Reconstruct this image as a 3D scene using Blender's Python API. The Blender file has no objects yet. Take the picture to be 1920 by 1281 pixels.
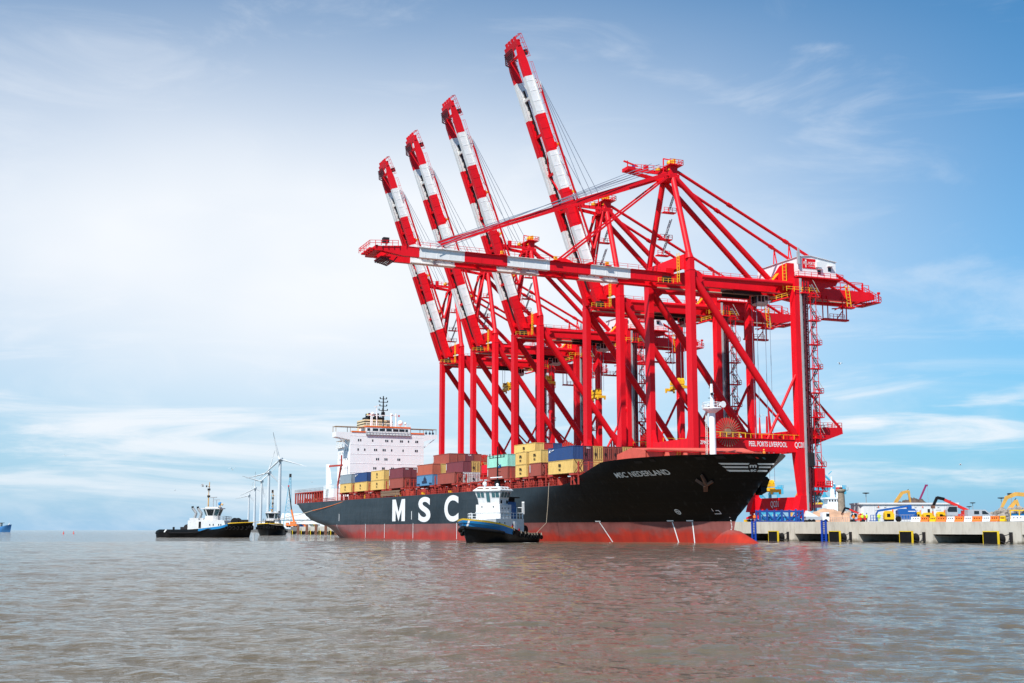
import bpy, math, random
import numpy as np
from mathutils import Vector, Matrix, noise as mnoise
R = math.radians
C = bpy.context.scene.collection
# ---------------------------------------------------------------- camera
F_PX, CAM_Z = 2350.0, 2.25
PITCH = math.atan((994.0 - 640.5) / F_PX)
cd = bpy.data.cameras.new('camera'); cam = bpy.data.objects.new('camera', cd); C.objects.link(cam)
cam.location = (0, 0, CAM_Z); cam.rotation_euler = (R(90) + PITCH, 0, 0)
cd.sensor_width = 36; cd.lens = 36 * F_PX / 1920; cd.clip_start = 0.5; cd.clip_end = 60000
bpy.context.scene.camera = cam
vs = bpy.context.scene.view_settings
vs.view_transform = 'Standard'; vs.look = 'None'; vs.exposure = 0.32; vs.gamma = 1; vs.use_curve_mapping = False
# ---------------------------------------------------------------- sun
SUN_AZ, SUN_EL = math.atan2(-0.53, -0.85), R(49)
sl = bpy.data.lights.new('sun', 'SUN'); sl.energy = 5.0; sl.angle = R(0.5); sl.color = (1, .955, .89)
so = bpy.data.objects.new('sun', sl); C.objects.link(so)
sdir = Vector((math.sin(SUN_AZ) * math.cos(SUN_EL), math.cos(SUN_AZ) * math.cos(SUN_EL), math.sin(SUN_EL)))
so.rotation_euler = (-sdir).to_track_quat('-Z', 'Y').to_euler()
# ---------------------------------------------------------------- sky: Nishita with thin white cirrus veil
W = bpy.data.worlds.new('World'); bpy.context.scene.world = W; W.use_nodes = True
nt = W.node_tree; nt.nodes.clear()
def N(t, tree=None, **k):
    n = (tree or nt).nodes.new(t)
    for a, b in k.items():
        setattr(n, a, b)
    return n
def L(a, b, tree=None): (tree or nt).links.new(a, b)
def mth(op, a, b=None, c=None, clamp=False):
    n = N('ShaderNodeMath', operation=op); n.use_clamp = clamp
    for i, v in enumerate((a, b, c)):
        if v is None: continue
        if isinstance(v, (int, float)): n.inputs[i].default_value = v
        else: L(v, n.inputs[i])
    return n.outputs[0]
sky = N('ShaderNodeTexSky', sky_type='NISHITA'); sky.sun_disc = False
sky.sun_elevation = SUN_EL; sky.sun_rotation = SUN_AZ % (2 * math.pi)
sky.air_density = 1.0; sky.dust_density = 0.6; sky.ozone_density = 2.0
tc = N('ShaderNodeTexCoord')
sp = N('ShaderNodeSeparateXYZ'); L(tc.outputs['Generated'], sp.inputs[0])
X_, Y_, Z_ = sp.outputs
def cloud(tilt, stretch, scale, detail, lo, hi, seed, dist):
    mp = N('ShaderNodeMapping'); mp.inputs['Rotation'].default_value = (0, tilt, 0); mp.inputs['Scale'].default_value = (1, 1, stretch); mp.inputs['Location'].default_value = (seed, seed * .7, seed)
    L(tc.outputs['Generated'], mp.inputs[0])
    nz = N('ShaderNodeTexNoise'); nz.inputs['Scale'].default_value = scale; nz.inputs['Detail'].default_value = detail
    nz.inputs['Roughness'].default_value = .60; nz.inputs['Distortion'].default_value = dist
    L(mp.outputs[0], nz.inputs['Vector'])
    mr = N('ShaderNodeMapRange'); mr.interpolation_type = 'SMOOTHSTEP'
    mr.inputs[1].default_value = lo; mr.inputs[2].default_value = hi; L(nz.outputs[0], mr.inputs[0])
    return mr.outputs[0]
def blob(az, el, ra, re_):            # a broad bank of veil cloud around one bearing
    a = mth('SUBTRACT', mth('ARCTAN2', X_, Y_), R(az)); e = mth('SUBTRACT', mth('ARCSINE', Z_), R(el))
    q = mth('ADD', mth('POWER', mth('DIVIDE', a, R(ra)), 2.0), mth('POWER', mth('DIVIDE', e, R(re_)), 2.0))
    return mth('EXPONENT', mth('MULTIPLY', q, -1.0))
wisp = cloud(R(-14), 3.0, 5.5, 9, .47, .74, 3.1, .9)          # feathered cirrus
band = cloud(R(-5), 9.0, 4.2, 9, .46, .70, 9.4, .7)           # thin low bands towards the horizon
soft = cloud(R(0), 1.6, 3.0, 3, .30, .70, 5.7, .3)
lo_ = mth('EXPONENT', mth('MULTIPLY', mth('POWER', mth('DIVIDE', mth('SUBTRACT', mth('ARCSINE', Z_), R(4.2)), R(4.0)), 2.0), -1.0))
b1 = mth('ADD', blob(-15, 12.5, 19, 8.0), mth('MULTIPLY', blob(3, 12, 13, 8.0), .52))
veil = mth('MULTIPLY', mth('MINIMUM', b1, 1.0), mth('ADD', 0.86, mth('MULTIPLY', soft, .14)))
veil = mth('POWER', veil, .8)
st = mth('ADD', mth('MULTIPLY', wisp, .27), mth('MULTIPLY', mth('MULTIPLY', band, lo_), .78))
fac = mth('ADD', veil, mth('MULTIPLY', st, mth('SUBTRACT', 1.0, mth('MULTIPLY', veil, .92))), clamp=True)
hs = N('ShaderNodeMixRGB', blend_type='MULTIPLY'); hs.inputs[0].default_value = 1; hs.inputs[2].default_value = (.027, .082, .108, 1); L(sky.outputs[0], hs.inputs[1])
lowf = mth('MULTIPLY', mth('EXPONENT', mth('MULTIPLY', mth('MAXIMUM', Z_, 0.0), -9.0)), .95)
ml = N('ShaderNodeMixRGB'); L(lowf, ml.inputs[0]); L(hs.outputs[0], ml.inputs[1]); ml.inputs[2].default_value = (.235, .445, .66, 1)
mx = N('ShaderNodeMixRGB'); L(fac, mx.inputs[0]); L(ml.outputs[0], mx.inputs[1]); mx.inputs[2].default_value = (.745, .775, .815, 1)
bg = N('ShaderNodeBackground'); L(mx.outputs[0], bg.inputs[0]); bg.inputs[1].default_value = 1.0
wo = N('ShaderNodeOutputWorld'); L(bg.outputs[0], wo.inputs[0])

# ---------------------------------------------------------------- materials
M = {}
def mat(name, col, rough=.5, metal=0, var=.14, scale=.25, bump=0, spec=.5, dirt=None, damt=.0, stretch=1, orand=0):
    m = bpy.data.materials.new(name); m.use_nodes = True; t = m.node_tree; b = t.nodes['Principled BSDF']
    b.inputs['Roughness'].default_value = rough; b.inputs['Metallic'].default_value = metal
    b.inputs['Specular IOR Level'].default_value = spec
    co = t.nodes.new('ShaderNodeTexCoord'); mp = t.nodes.new('ShaderNodeMapping'); mp.inputs['Scale'].default_value = (1, 1, 1 / stretch)
    t.links.new(co.outputs['Object'], mp.inputs[0])
    nz = t.nodes.new('ShaderNodeTexNoise'); nz.inputs['Scale'].default_value = scale; nz.inputs['Detail'].default_value = 8
    nz.inputs['Roughness'].default_value = .62; t.links.new(mp.outputs[0], nz.inputs['Vector'])
    mr = t.nodes.new('ShaderNodeMapRange'); mr.inputs[1].default_value = .3; mr.inputs[2].default_value = .7
    mr.inputs[3].default_value = 1 - var; mr.inputs[4].default_value = 1 + var; t.links.new(nz.outputs[0], mr.inputs[0])
    mm = t.nodes.new('ShaderNodeMixRGB'); mm.blend_type = 'MULTIPLY'; mm.inputs[0].default_value = 1
    mm.inputs[1].default_value = (*col, 1); t.links.new(mr.outputs[0], mm.inputs[2])
    out = mm.outputs[0]
    if orand:
        oi = t.nodes.new('ShaderNodeObjectInfo'); ro = t.nodes.new('ShaderNodeMapRange'); ro.inputs[3].default_value = 1 - orand; ro.inputs[4].default_value = 1 + orand * .6
        t.links.new(oi.outputs['Random'], ro.inputs[0]); m0 = t.nodes.new('ShaderNodeMixRGB'); m0.blend_type = 'MULTIPLY'; m0.inputs[0].default_value = 1
        t.links.new(out, m0.inputs[1]); t.links.new(ro.outputs[0], m0.inputs[2]); out = m0.outputs[0]
    if dirt:
        n2 = t.nodes.new('ShaderNodeTexNoise'); n2.inputs['Scale'].default_value = scale * 3.1; n2.inputs['Detail'].default_value = 9
        n2.inputs['Roughness'].default_value = .7; t.links.new(mp.outputs[0], n2.inputs['Vector'])
        r2 = t.nodes.new('ShaderNodeMapRange'); r2.inputs[1].default_value = .5; r2.inputs[2].default_value = .72
        r2.inputs[4].default_value = damt; t.links.new(n2.outputs[0], r2.inputs[0])
        m2 = t.nodes.new('ShaderNodeMixRGB'); t.links.new(r2.outputs[0], m2.inputs[0]); t.links.new(out, m2.inputs[1])
        m2.inputs[2].default_value = (*dirt, 1); out = m2.outputs[0]
    t.links.new(out, b.inputs['Base Color'])
    if bump:
        bp = t.nodes.new('ShaderNodeBump'); bp.inputs['Strength'].default_value = bump; bp.inputs['Distance'].default_value = .2
        n3 = t.nodes.new('ShaderNodeTexNoise'); n3.inputs['Scale'].default_value = scale * 4; n3.inputs['Detail'].default_value = 6
        t.links.new(mp.outputs[0], n3.inputs['Vector']); t.links.new(n3.outputs[0], bp.inputs['Height']); t.links.new(bp.outputs[0], b.inputs['Normal'])
    M[name] = m
    return m
mat('crane_red', (.76, .004, .013), .5, var=.10, scale=.35, spec=.28, dirt=(.42, .008, .01), damt=.42, stretch=4, orand=.14)
mat('boom_white', (.80, .80, .79), .45, var=.06, dirt=(.5, .46, .40), damt=.4, orand=.05)
mat('safety_yellow', (.85, .50, .02), .5)
mat('walk_grey', (.30, .31, .32), .6)
mat('dark_steel', (.018, .016, .018), .6, spec=.3, dirt=(.06, .03, .02), damt=.4)
mat('galv', (.50, .52, .53), .45, metal=.3)
mat('dark_maroon', (.085, .008, .014), .55)
mat('spoke_brown', (.26, .17, .11), .7)
mat('rope', (.20, .26, .34), .5)
mat('house_white', (.80, .80, .80), .45, var=.05, dirt=(.55, .53, .50), damt=.25)
mat('glass_dark', (.015, .02, .025), .08, var=.05)
mat('glass_blue', (.05, .13, .15), .08, var=.2)
mat('cab_grey', (.62, .60, .55), .5)
mat('sign_white', (.82, .82, .82), .5, var=.04)
mat('cable_brown', (.46, .37, .28), .7)
mat('ship_red', (.42, .045, .03), .6, scale=.5, dirt=(.20, .05, .03), damt=.6)
mat('ship_salmon', (.62, .10, .065), .6, scale=.5, dirt=(.40, .09, .06), damt=.4)
mat('tug_white', (.66, .66, .66), .5, var=.06, scale=.8, dirt=(.35, .30, .25), damt=.4)
mat('ship_white', (.85, .865, .865), .45, var=.04, scale=.4, dirt=(.6, .55, .5), damt=.18, stretch=5)
mat('orange', (.80, .16, .03), .5)
mat('cream', (.72, .55, .33), .5)
mat('wood', (.36, .26, .17), .7)
mat('black', (.006, .006, .007), .5, spec=.25)
mat('rubber', (.007, .007, .008), .8, spec=.2, var=.4, scale=2)
mat('anchor_rust', (.17, .075, .045), .8, var=.4, scale=1)
mat('concrete', (.56, .52, .45), .85, var=.12, scale=.35, bump=.2, dirt=(.30, .25, .19), damt=.55, stretch=3)
def tide(m, lo, hi, col):
    t = M[m].node_tree; b = t.nodes['Principled BSDF']; src = b.inputs['Base Color'].links[0].from_socket
    co = t.nodes.new('ShaderNodeTexCoord'); sp_ = t.nodes.new('ShaderNodeSeparateXYZ'); t.links.new(co.outputs['Object'], sp_.inputs[0])
    nz = t.nodes.new('ShaderNodeTexNoise'); nz.inputs['Scale'].default_value = .6; nz.inputs['Detail'].default_value = 9; t.links.new(co.outputs['Object'], nz.inputs[0])
    a = t.nodes.new('ShaderNodeMath'); a.operation = 'MULTIPLY_ADD'; a.inputs[1].default_value = 1.6; a.inputs[2].default_value = -.8; t.links.new(nz.outputs[0], a.inputs[0])
    s_ = t.nodes.new('ShaderNodeMath'); s_.operation = 'ADD'; t.links.new(sp_.outputs[2], s_.inputs[0]); t.links.new(a.outputs[0], s_.inputs[1])
    r = t.nodes.new('ShaderNodeMapRange'); r.inputs[1].default_value = lo; r.inputs[2].default_value = hi; r.inputs[3].default_value = .85; r.inputs[4].default_value = 0; t.links.new(s_.outputs[0], r.inputs[0])
    mx_ = t.nodes.new('ShaderNodeMixRGB'); t.links.new(r.outputs[0], mx_.inputs[0]); t.links.new(src, mx_.inputs[1]); mx_.inputs[2].default_value = (*col, 1); t.links.new(mx_.outputs[0], b.inputs['Base Color'])
tide('concrete', .0, .55, (.10, .085, .06))
mat('concrete_shaded', (.02, .018, .016), .9)  # concrete with the shade of the quay openings put into its colour
mat('asphalt', (.16, .15, .14), .9)
mat('fender_yellow', (.80, .55, .02), .5, scale=1)
mat('ladder_blue', (.01, .06, .42), .45)
mat('truss_blue', (.012, .055, .27), .5)
mat('sheet_blue', (.02, .25, .55), .5)
mat('site_white', (.66, .66, .66), .5, var=.05, scale=.5, dirt=(.45, .42, .38), damt=.3, stretch=4)
mat('sand', (.50, .30, .19), .95, var=.25, scale=.3, bump=.6)
mat('rubble', (.30, .26, .22), .95, var=.5, scale=.6, bump=1)
mat('scrap', (.10, .07, .055), .9, var=.6, scale=1, bump=1)
mat('stone', (.26, .21, .16), .9, var=.3, scale=.9, bump=.4)
mat('crane_cyan', (.07, .42, .60), .5)
mat('excavator', (.66, .36, .07), .5, dirt=(.15, .10, .05), damt=.4, scale=.6)
mat('lift_blue', (.01, .10, .36), .4)
mat('machine_yellow', (.85, .50, .01), .45)
mat('machine_red', (.60, .02, .015), .45)
mat('hiviz', (.62, .85, .05), .7)
mat('hiviz_orange', (.95, .22, .02), .7)
mat('navy', (.015, .025, .06), .7)
mat('skin', (.50, .30, .21), .6)
mat('barrier_orange', (.85, .20, .03), .6)
mat('barrier_white', (.80, .80, .80), .6)
mat('silver', (.55, .56, .58), .35, metal=.3)
mat('van_white', (.78, .78, .78), .4)
mat('turbine', (.58, .61, .63), .4, var=.03)
mat('turbine_blue', (.05, .20, .45), .5)
mat('tug_black', (.005, .0055, .007), .4, spec=.25, dirt=(.03, .028, .025), damt=.4, scale=.6)
mat('tug_blue', (.01, .20, .46), .4)
mat('tug_yellow', (.85, .52, .02), .4)
mat('tug_funnel', (.012, .10, .27), .45)
mat('tug_deck', (.16, .20, .17), .7)
mat('buff', (.62, .36, .12), .5)
mat('mauve', (.25, .02, .11), .5)
mat('shed', (.60, .61, .60), .6)
mat('bird', (.55, .55, .55), .8)
mat('flag_yellow', (.85, .65, .03), .7); mat('flag_red', (.65, .03, .05), .7)

# ---------------------------------------------------------------- mesh building
class MB:
    def __init__(s): s.v, s.f, s.m, s.s = [], [], [], []
    def add(s, vs_, fs, m=0, sm=False):
        o = len(s.v); s.v += [tuple(v) for v in vs_]
        for f in fs: s.f.append([o + i for i in f]); s.m.append(m); s.s.append(sm)
        return s
    def box(s, x0, x1, y0, y1, z0, z1, m=0):
        v = [(x, y, z) for z in (z0, z1) for y in (y0, y1) for x in (x0, x1)]
        return s.add(v, [(0, 2, 3, 1), (4, 5, 7, 6), (0, 1, 5, 4), (2, 6, 7, 3), (0, 4, 6, 2), (1, 3, 7, 5)], m)
    def bar(s, p, q, w, h=None, m=0, up=(0, 0, 1), w2=None, h2=None):
        p, q = Vector(p), Vector(q); h = h or w; w2 = w2 or w; h2 = h2 or h
        d = (q - p).normalized(); sd = d.cross(Vector(up))
        if sd.length < 1e-3: sd = d.cross(Vector((1, 0, 0)))
        sd.normalize(); u = sd.cross(d)
        v = []
        for c, a, b in ((p, w, h), (q, w2, h2)):
            v += [c - sd * a / 2 - u * b / 2, c + sd * a / 2 - u * b / 2, c + sd * a / 2 + u * b / 2, c - sd * a / 2 + u * b / 2]
        return s.add(v, [(0, 1, 2, 3), (7, 6, 5, 4), (0, 4, 5, 1), (1, 5, 6, 2), (2, 6, 7, 3), (3, 7, 4, 0)], m)
    def tube(s, p, q, r, m=0, n=10, r2=None):
        p, q = Vector(p), Vector(q); r2 = r if r2 is None else r2
        d = (q - p).normalized(); sd = d.cross(Vector((0, 0, 1)))
        if sd.length < 1e-3: sd = Vector((1, 0, 0))
        sd.normalize(); u = sd.cross(d); v = []
        for c, rr in ((p, r), (q, r2)):
            v += [c + (sd * math.cos(6.2831853 * i / n) + u * math.sin(6.2831853 * i / n)) * rr for i in range(n)]
        s.add(v, [(i, (i + 1) % n, n + (i + 1) % n, n + i) for i in range(n)], m, True)
        return s.add(v, [tuple(range(n))[::-1], tuple(range(n, 2 * n))], m)
    def path(s, pts, r, m=0, n=6):
        for a, b in zip(pts, pts[1:]): s.tube(a, b, r, m, n)
        return s
    def lathe(s, prof, c=(0, 0, 0), m=0, n=14, axis=2, sm=True):
        v = []
        for r, h in prof:
            for i in range(n):
                a = 6.2831853 * i / n; q = [r * math.cos(a), r * math.sin(a), h]
                if axis == 0: q = [h, q[0], q[1]]
                if axis == 1: q = [q[1], h, q[0]]
                v.append((c[0] + q[0], c[1] + q[1], c[2] + q[2]))
        k = len(prof)
        f = [(j * n + i, j * n + (i + 1) % n, (j + 1) * n + (i + 1) % n, (j + 1) * n + i) for j in range(k - 1) for i in range(n)]
        s.add(v, f, m, sm)
        return s.add(v, [tuple(range(n))[::-1], tuple(range((k - 1) * n, k * n))], m)
    def ball(s, c, r, m=0, n=10, sz=1):
        return s.lathe([(max(r * math.sin(math.pi * i / 8), .001), -r * sz * math.cos(math.pi * i / 8)) for i in range(9)], c, m, n)
    def prism(s, poly, axis, lo, hi, m=0):
        def P(a, b, h): return (h, a, b) if axis == 0 else (a, h, b) if axis == 1 else (a, b, h)
        n = len(poly); v = [P(a, b, lo) for a, b in poly] + [P(a, b, hi) for a, b in poly]
        return s.add(v, [tuple(range(n)), tuple(range(2 * n - 1, n - 1, -1))] + [(i, n + i, n + (i + 1) % n, (i + 1) % n) for i in range(n)], m)
    def rail(s, pts, h=1.1, m=0, step=2.0, r=.05, bars=2):
        for a, b in zip(pts, pts[1:]):
            a, b = Vector(a), Vector(b); k = max(1, int((b - a).length / step))
            for i in range(k + 1):
                c = a.lerp(b, i / k); s.bar(c, c + Vector((0, 0, h)), r * 2, m=m)
            for j in range(bars):
                dz = Vector((0, 0, h * (1 - j * .5))); s.bar(a + dz, b + dz, r * 1.6, m=m)
        return s
    def ladder(s, p, q, w=.5, m=0, sd=(1, 0, 0), step=.5, r=.06):
        p, q, sd = Vector(p), Vector(q), Vector(sd) * w / 2
        s.bar(p - sd, q - sd, r * 2, m=m); s.bar(p + sd, q + sd, r * 2, m=m)
        k = max(2, int((q - p).length / step))
        for i in range(1, k): c = p.lerp(q, i / k); s.bar(c - sd, c + sd, r * 1.4, m=m)
        return s
    def build(s, name, mats, parent=None, loc=None):
        me = bpy.data.meshes.new(name); me.from_pydata(s.v, [], s.f)
        if not isinstance(mats, (list, tuple)): mats = [mats]
        for a in mats: me.materials.append(M[a])
        me.polygons.foreach_set('material_index', s.m); me.polygons.foreach_set('use_smooth', s.s)
        me.update()
        o = bpy.data.objects.new(name, me); C.objects.link(o)
        if parent: o.parent = parent
        if loc: o.location = loc
        return o
def tag(o, label, cat, group=None, kind=None):
    if label: o['label'] = label
    if cat: o['category'] = cat
    if group: o['group'] = group
    if kind: o['kind'] = kind
    return o
def thing(name, label, cat, loc=(0, 0, 0), rz=0, group=None):
    o = bpy.data.objects.new(name, None); C.objects.link(o); o.location = loc; o.rotation_euler = (0, 0, rz); o.empty_display_size = .1
    return tag(o, label, cat, group)
def copy_tree(o, parent=None):
    c = o.copy(); C.objects.link(c)
    if parent: c.parent = parent
    for ch in list(o.children): copy_tree(ch, c)
    return c
_tx = {}
def glyphs(body, bold=.0):
    k = (body, bold)
    if k not in _tx:
        cu = bpy.data.curves.new('lettering', 'FONT'); cu.body = body; cu.align_x = 'CENTER'; cu.size = 1; cu.offset = bold; cu.resolution_u = 7
        ob = bpy.data.objects.new('lettering', cu); C.objects.link(ob)
        dg = bpy.context.evaluated_depsgraph_get(); me = bpy.data.meshes.new_from_object(ob.evaluated_get(dg))
        vv = [tuple(v.co) for v in me.vertices]; ff = [tuple(p.vertices) for p in me.polygons]
        h = .70
        C.objects.unlink(ob); bpy.data.objects.remove(ob); bpy.data.meshes.remove(me)
        _tx[k] = (vv, ff, h)
    return _tx[k]
def text(mb, body, height, fn, m=0, wide=1.0, bold=.0, width=None):
    """fn maps flat (u right, v up) metres to a point on the surface; centred on u, v from the baseline"""
    vv, ff, h = glyphs(body, bold); k = height / h
    if width:
        xs = [v[0] for v in vv]; wide = width / ((max(xs) - min(xs)) * k); cx = (max(xs) + min(xs)) / 2
    else: cx = 0
    mb.add([fn((v[0] - cx) * k * wide, v[1] * k) for v in vv], ff, m)
def at(u, Y, z=0.0):
    """plan position Y metres ahead, on the bearing of picture column u, at world height z"""
    d = Y * math.cos(PITCH) + (z - CAM_Z) * math.sin(PITCH)
    return Vector(((u - 960) / F_PX * d, Y, z))
# quay frame: a = inland from the seaside crane rail, b = along the quay away from the camera
PHI = R(22.411); QO = Vector((44.1756, 305.2634, 0))
qa = Vector((math.cos(PHI), math.sin(PHI), 0)); qb = Vector((-math.sin(PHI), math.cos(PHI), 0))
def Q(a, b, z=0.0): return QO + qa * a + qb * b + Vector((0, 0, z))
DECK = 4.05
def deckz(b): return DECK - .0053 * max(0, -20 - b)
# ================================================================ WATER
FOAM = [(at(985, 226).x, 226, 5, .36), (at(1004, 229).x, 229, 4, .34), (42.5, 211, 5, .42), (46, 208, 6, .36), (at(350, 385).x, 385, 9, .30), (at(300, 388).x, 388, 10, .33), (at(470, 383).x, 383, 6, .34), (at(505, 540).x, 538, 9, .34), (at(876, 222).x, 222, 4, .34)]
def make_water():
    rng = np.random.RandomState(5)
    th = np.concatenate([np.linspace(-math.pi, -.50, 60)[:-1], np.linspace(-.50, .50, 980), np.linspace(.50, math.pi, 60)[1:]])
    r = [8.0]
    while r[-1] < 26000: r.append(r[-1] * (1.0125 if r[-1] < 16 else 1.0042 if r[-1] < 260 else 1.012 if r[-1] < 700 else 1.04))
    r = np.array(r); dr = np.gradient(r)
    T_, R_ = np.meshgrid(th, r); x = R_ * np.sin(T_); y = R_ * np.cos(T_); z = np.zeros_like(x)
    cell = np.maximum(dr, r * .00102)
    for lam in np.concatenate([np.geomspace(.24, 1.7, 80), np.geomspace(1.9, 8, 18)]):
        a = rng.normal(R(78), .50); k = 2 * math.pi / lam; amp = (.0035 if lam < 1.8 else .0024) * lam
        w = np.clip((lam / cell - 2.2) / 2.0, 0, 1)
        rows = np.where(w > 0)[0]
        if len(rows) == 0: continue
        ph = k * (x[rows] * math.cos(a) + y[rows] * math.sin(a)) + rng.uniform(0, 6.28)
        s_ = np.sin(ph + .6 * np.sin(.23 * ph + rng.uniform(0, 6)) + .4 * np.sin(.7 * k * (x[rows] * math.sin(a) - y[rows] * math.cos(a)) * .35 + rng.uniform(0, 6)))
        z[rows] += (amp * w[rows])[:, None] * (s_ + .45 * (s_ * s_ - .5))
    nr, nt_ = x.shape
    co = np.stack([x, y, z], -1).reshape(-1, 3).astype(np.float32)
    i = np.arange(nr - 1)[:, None] * nt_ + np.arange(nt_ - 1)[None, :]
    q = np.stack([i, i + nt_, i + nt_ + 1, i + 1], -1).reshape(-1, 4)[:, ::-1]
    me = bpy.data.meshes.new('water'); me.vertices.add(len(co)); me.vertices.foreach_set('co', co.ravel())
    me.loops.add(q.size); me.loops.foreach_set('vertex_index', q.ravel().astype(np.int32))
    me.polygons.add(len(q)); me.polygons.foreach_set('loop_start', np.arange(0, q.size, 4, dtype=np.int32))
    me.polygons.foreach_set('use_smooth', np.ones(len(q), bool)); me.update(); me.validate()
    o = bpy.data.objects.new('water', me); C.objects.link(o)
    m = bpy.data.materials.new('muddy_water'); m.use_nodes = True; t = m.node_tree; b = t.nodes['Principled BSDF']
    b.inputs['Roughness'].default_value = .05; b.inputs['Specular IOR Level'].default_value = .5; b.inputs['IOR'].default_value = 1.333
    co_ = N('ShaderNodeTexCoord', t); mp = N('ShaderNodeMapping', t); mp.inputs['Scale'].default_value = (.45, 1.0, 1); L(co_.outputs['Object'], mp.inputs[0], t)
    n1 = N('ShaderNodeTexNoise', t); n1.inputs['Scale'].default_value = .035; n1.inputs['Detail'].default_value = 5; L(mp.outputs[0], n1.inputs[0], t)
    cr = N('ShaderNodeValToRGB', t); cr.color_ramp.elements[0].position = .35; cr.color_ramp.elements[0].color = (.100, .077, .047, 1)
    cr.color_ramp.elements[1].position = .68; cr.color_ramp.elements[1].color = (.138, .108, .068, 1); L(n1.outputs[0], cr.inputs[0], t)
    foam = None                                                  # broken water beside the moving tugs and the bulb
    geo = N('ShaderNodeNewGeometry', t); fz = N('ShaderNodeTexNoise', t); fz.inputs['Scale'].default_value = .9; fz.inputs['Detail'].default_value = 8; L(geo.outputs['Position'], fz.inputs[0], t)
    for cx, cy, ra, amt in FOAM:
        d = N('ShaderNodeVectorMath', t, operation='DISTANCE'); L(geo.outputs['Position'], d.inputs[0], t); d.inputs[1].default_value = (cx, cy, 0)
        r_ = N('ShaderNodeMapRange', t); r_.inputs[1].default_value = 0; r_.inputs[2].default_value = ra; r_.inputs[3].default_value = amt; r_.inputs[4].default_value = 0; L(d.outputs['Value'], r_.inputs[0], t)
        if foam is None: foam = r_.outputs[0]
        else:
            a_ = N('ShaderNodeMath', t, operation='MAXIMUM'); L(foam, a_.inputs[0], t); L(r_.outputs[0], a_.inputs[1], t); foam = a_.outputs[0]
    fa = N('ShaderNodeMath', t, operation='ADD'); L(foam, fa.inputs[0], t); L(fz.outputs[0], fa.inputs[1], t)
    fr = N('ShaderNodeMapRange', t); fr.inputs[1].default_value = .72; fr.inputs[2].default_value = .95; L(fa.outputs[0], fr.inputs[0], t)
    fm_ = N('ShaderNodeMixRGB', t); L(fr.outputs[0], fm_.inputs[0], t); L(cr.outputs[0], fm_.inputs[1], t); fm_.inputs[2].default_value = (.62, .60, .57, 1)
    rm_ = N('ShaderNodeMapRange', t); rm_.inputs[3].default_value = .05; rm_.inputs[4].default_value = .8; L(fr.outputs[0], rm_.inputs[0], t); L(rm_.outputs[0], b.inputs['Roughness'], t)
    L(fm_.outputs[0], b.inputs['Base Color'], t)
    prev = None
    for sc, st, de in ((1.6, .5, 6), (6.0, .5, 5), (.4, .3, 4)):
        nz = N('ShaderNodeTexNoise', t); nz.inputs['Scale'].default_value = sc; nz.inputs['Detail'].default_value = de; nz.inputs['Roughness'].default_value = .6
        L(mp.outputs[0], nz.inputs[0], t); bp = N('ShaderNodeBump', t); bp.inputs['Strength'].default_value = st; bp.inputs['Distance'].default_value = .35 / sc ** .5
        L(nz.outputs[0], bp.inputs['Height'], t)
        if prev: L(prev.outputs[0], bp.inputs['Normal'], t)
        prev = bp
    L(prev.outputs[0], b.inputs['Normal'], t)
    me.materials.append(m); tag(o, 'choppy brown grey river water filling the foreground', 'water', kind='structure')
make_water()

# ================================================================ QUAY
FENDER_B = [-103.35 + 20.74 * k for k in range(-2, 26)]
def make_quay():
    mb = MB()
    bs = [-175, -110, -60, -20, 430]
    def slab(b0, b1, a0, a1, zlo, m, dz=0):
        zt0, zt1 = deckz(b0) + dz, deckz(b1) + dz
        v = [Q(a, b, z) for a, b, z in ((a0, b0, zlo), (a1, b0, zlo), (a1, b1, zlo), (a0, b1, zlo), (a0, b0, zt0), (a1, b0, zt0), (a1, b1, zt1), (a0, b1, zt1))]
        mb.add(v, [(0, 3, 2, 1), (4, 5, 6, 7), (0, 1, 5, 4), (2, 3, 7, 6), (0, 4, 7, 3), (1, 2, 6, 5)], m)
    for b0, b1 in zip(bs, bs[1:]):
        slab(b0, b1, -3.0, 520, 1.7, 1)                   # deck
    for f0, f1 in zip(FENDER_B, FENDER_B[1:]):            # cope beam in cast lengths, a few cm apart
        e = [f0 - 4.6, f0 + 1.6, (f0 + 1.6 + f1 - 4.6) / 2, f1 - 4.6]
        for k, (p, q_) in enumerate(zip(e, e[1:])):
            slab(p + .03, q_ - .03, -3.62 if k == 0 else -3.5, -2.96, -.6 if k == 0 else 1.52, 0, .012)
        slab(f0 - 4.58, f0 + 1.58, -2.94, 8, -1.5, 0, -2.42)    # pier wall below the beam
        slab(f0 + 1.6, f1 - 4.6, 7.0, 8, -1.5, 2, -2.5)   # back of the opening, its shade painted as near-black concrete
    o = mb.build('quay', ['concrete', 'asphalt', 'concrete_shaded'])
    tag(o, 'pale concrete quay with dark openings under its cope beam', 'quay', kind='structure')
    sh = MB(); sh.box(-60, 900, 640, 2500, -1, 3.6)
    for a, b, z in (((-232, 1080), (-226, 1080), 0), ):
        v = [(x + dx, y, zz) for zz in (-1, 3.0) for (x, y, dx) in ((-200, 1090, -14), (-200, 1090, 22), (-490, 2340, 22), (-490, 2340, -14))]
        sh.add(v, [(3, 2, 1, 0), (4, 5, 6, 7)] + [(i, (i + 1) % 4, 4 + (i + 1) % 4, 4 + i) for i in range(4)])
    tag(sh.build('dock_land', ['asphalt']), 'flat dock land behind the quay', 'ground', kind='structure')
make_quay()
RZ = PHI   # local x = inland, local y = along the quay away from the camera
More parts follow.
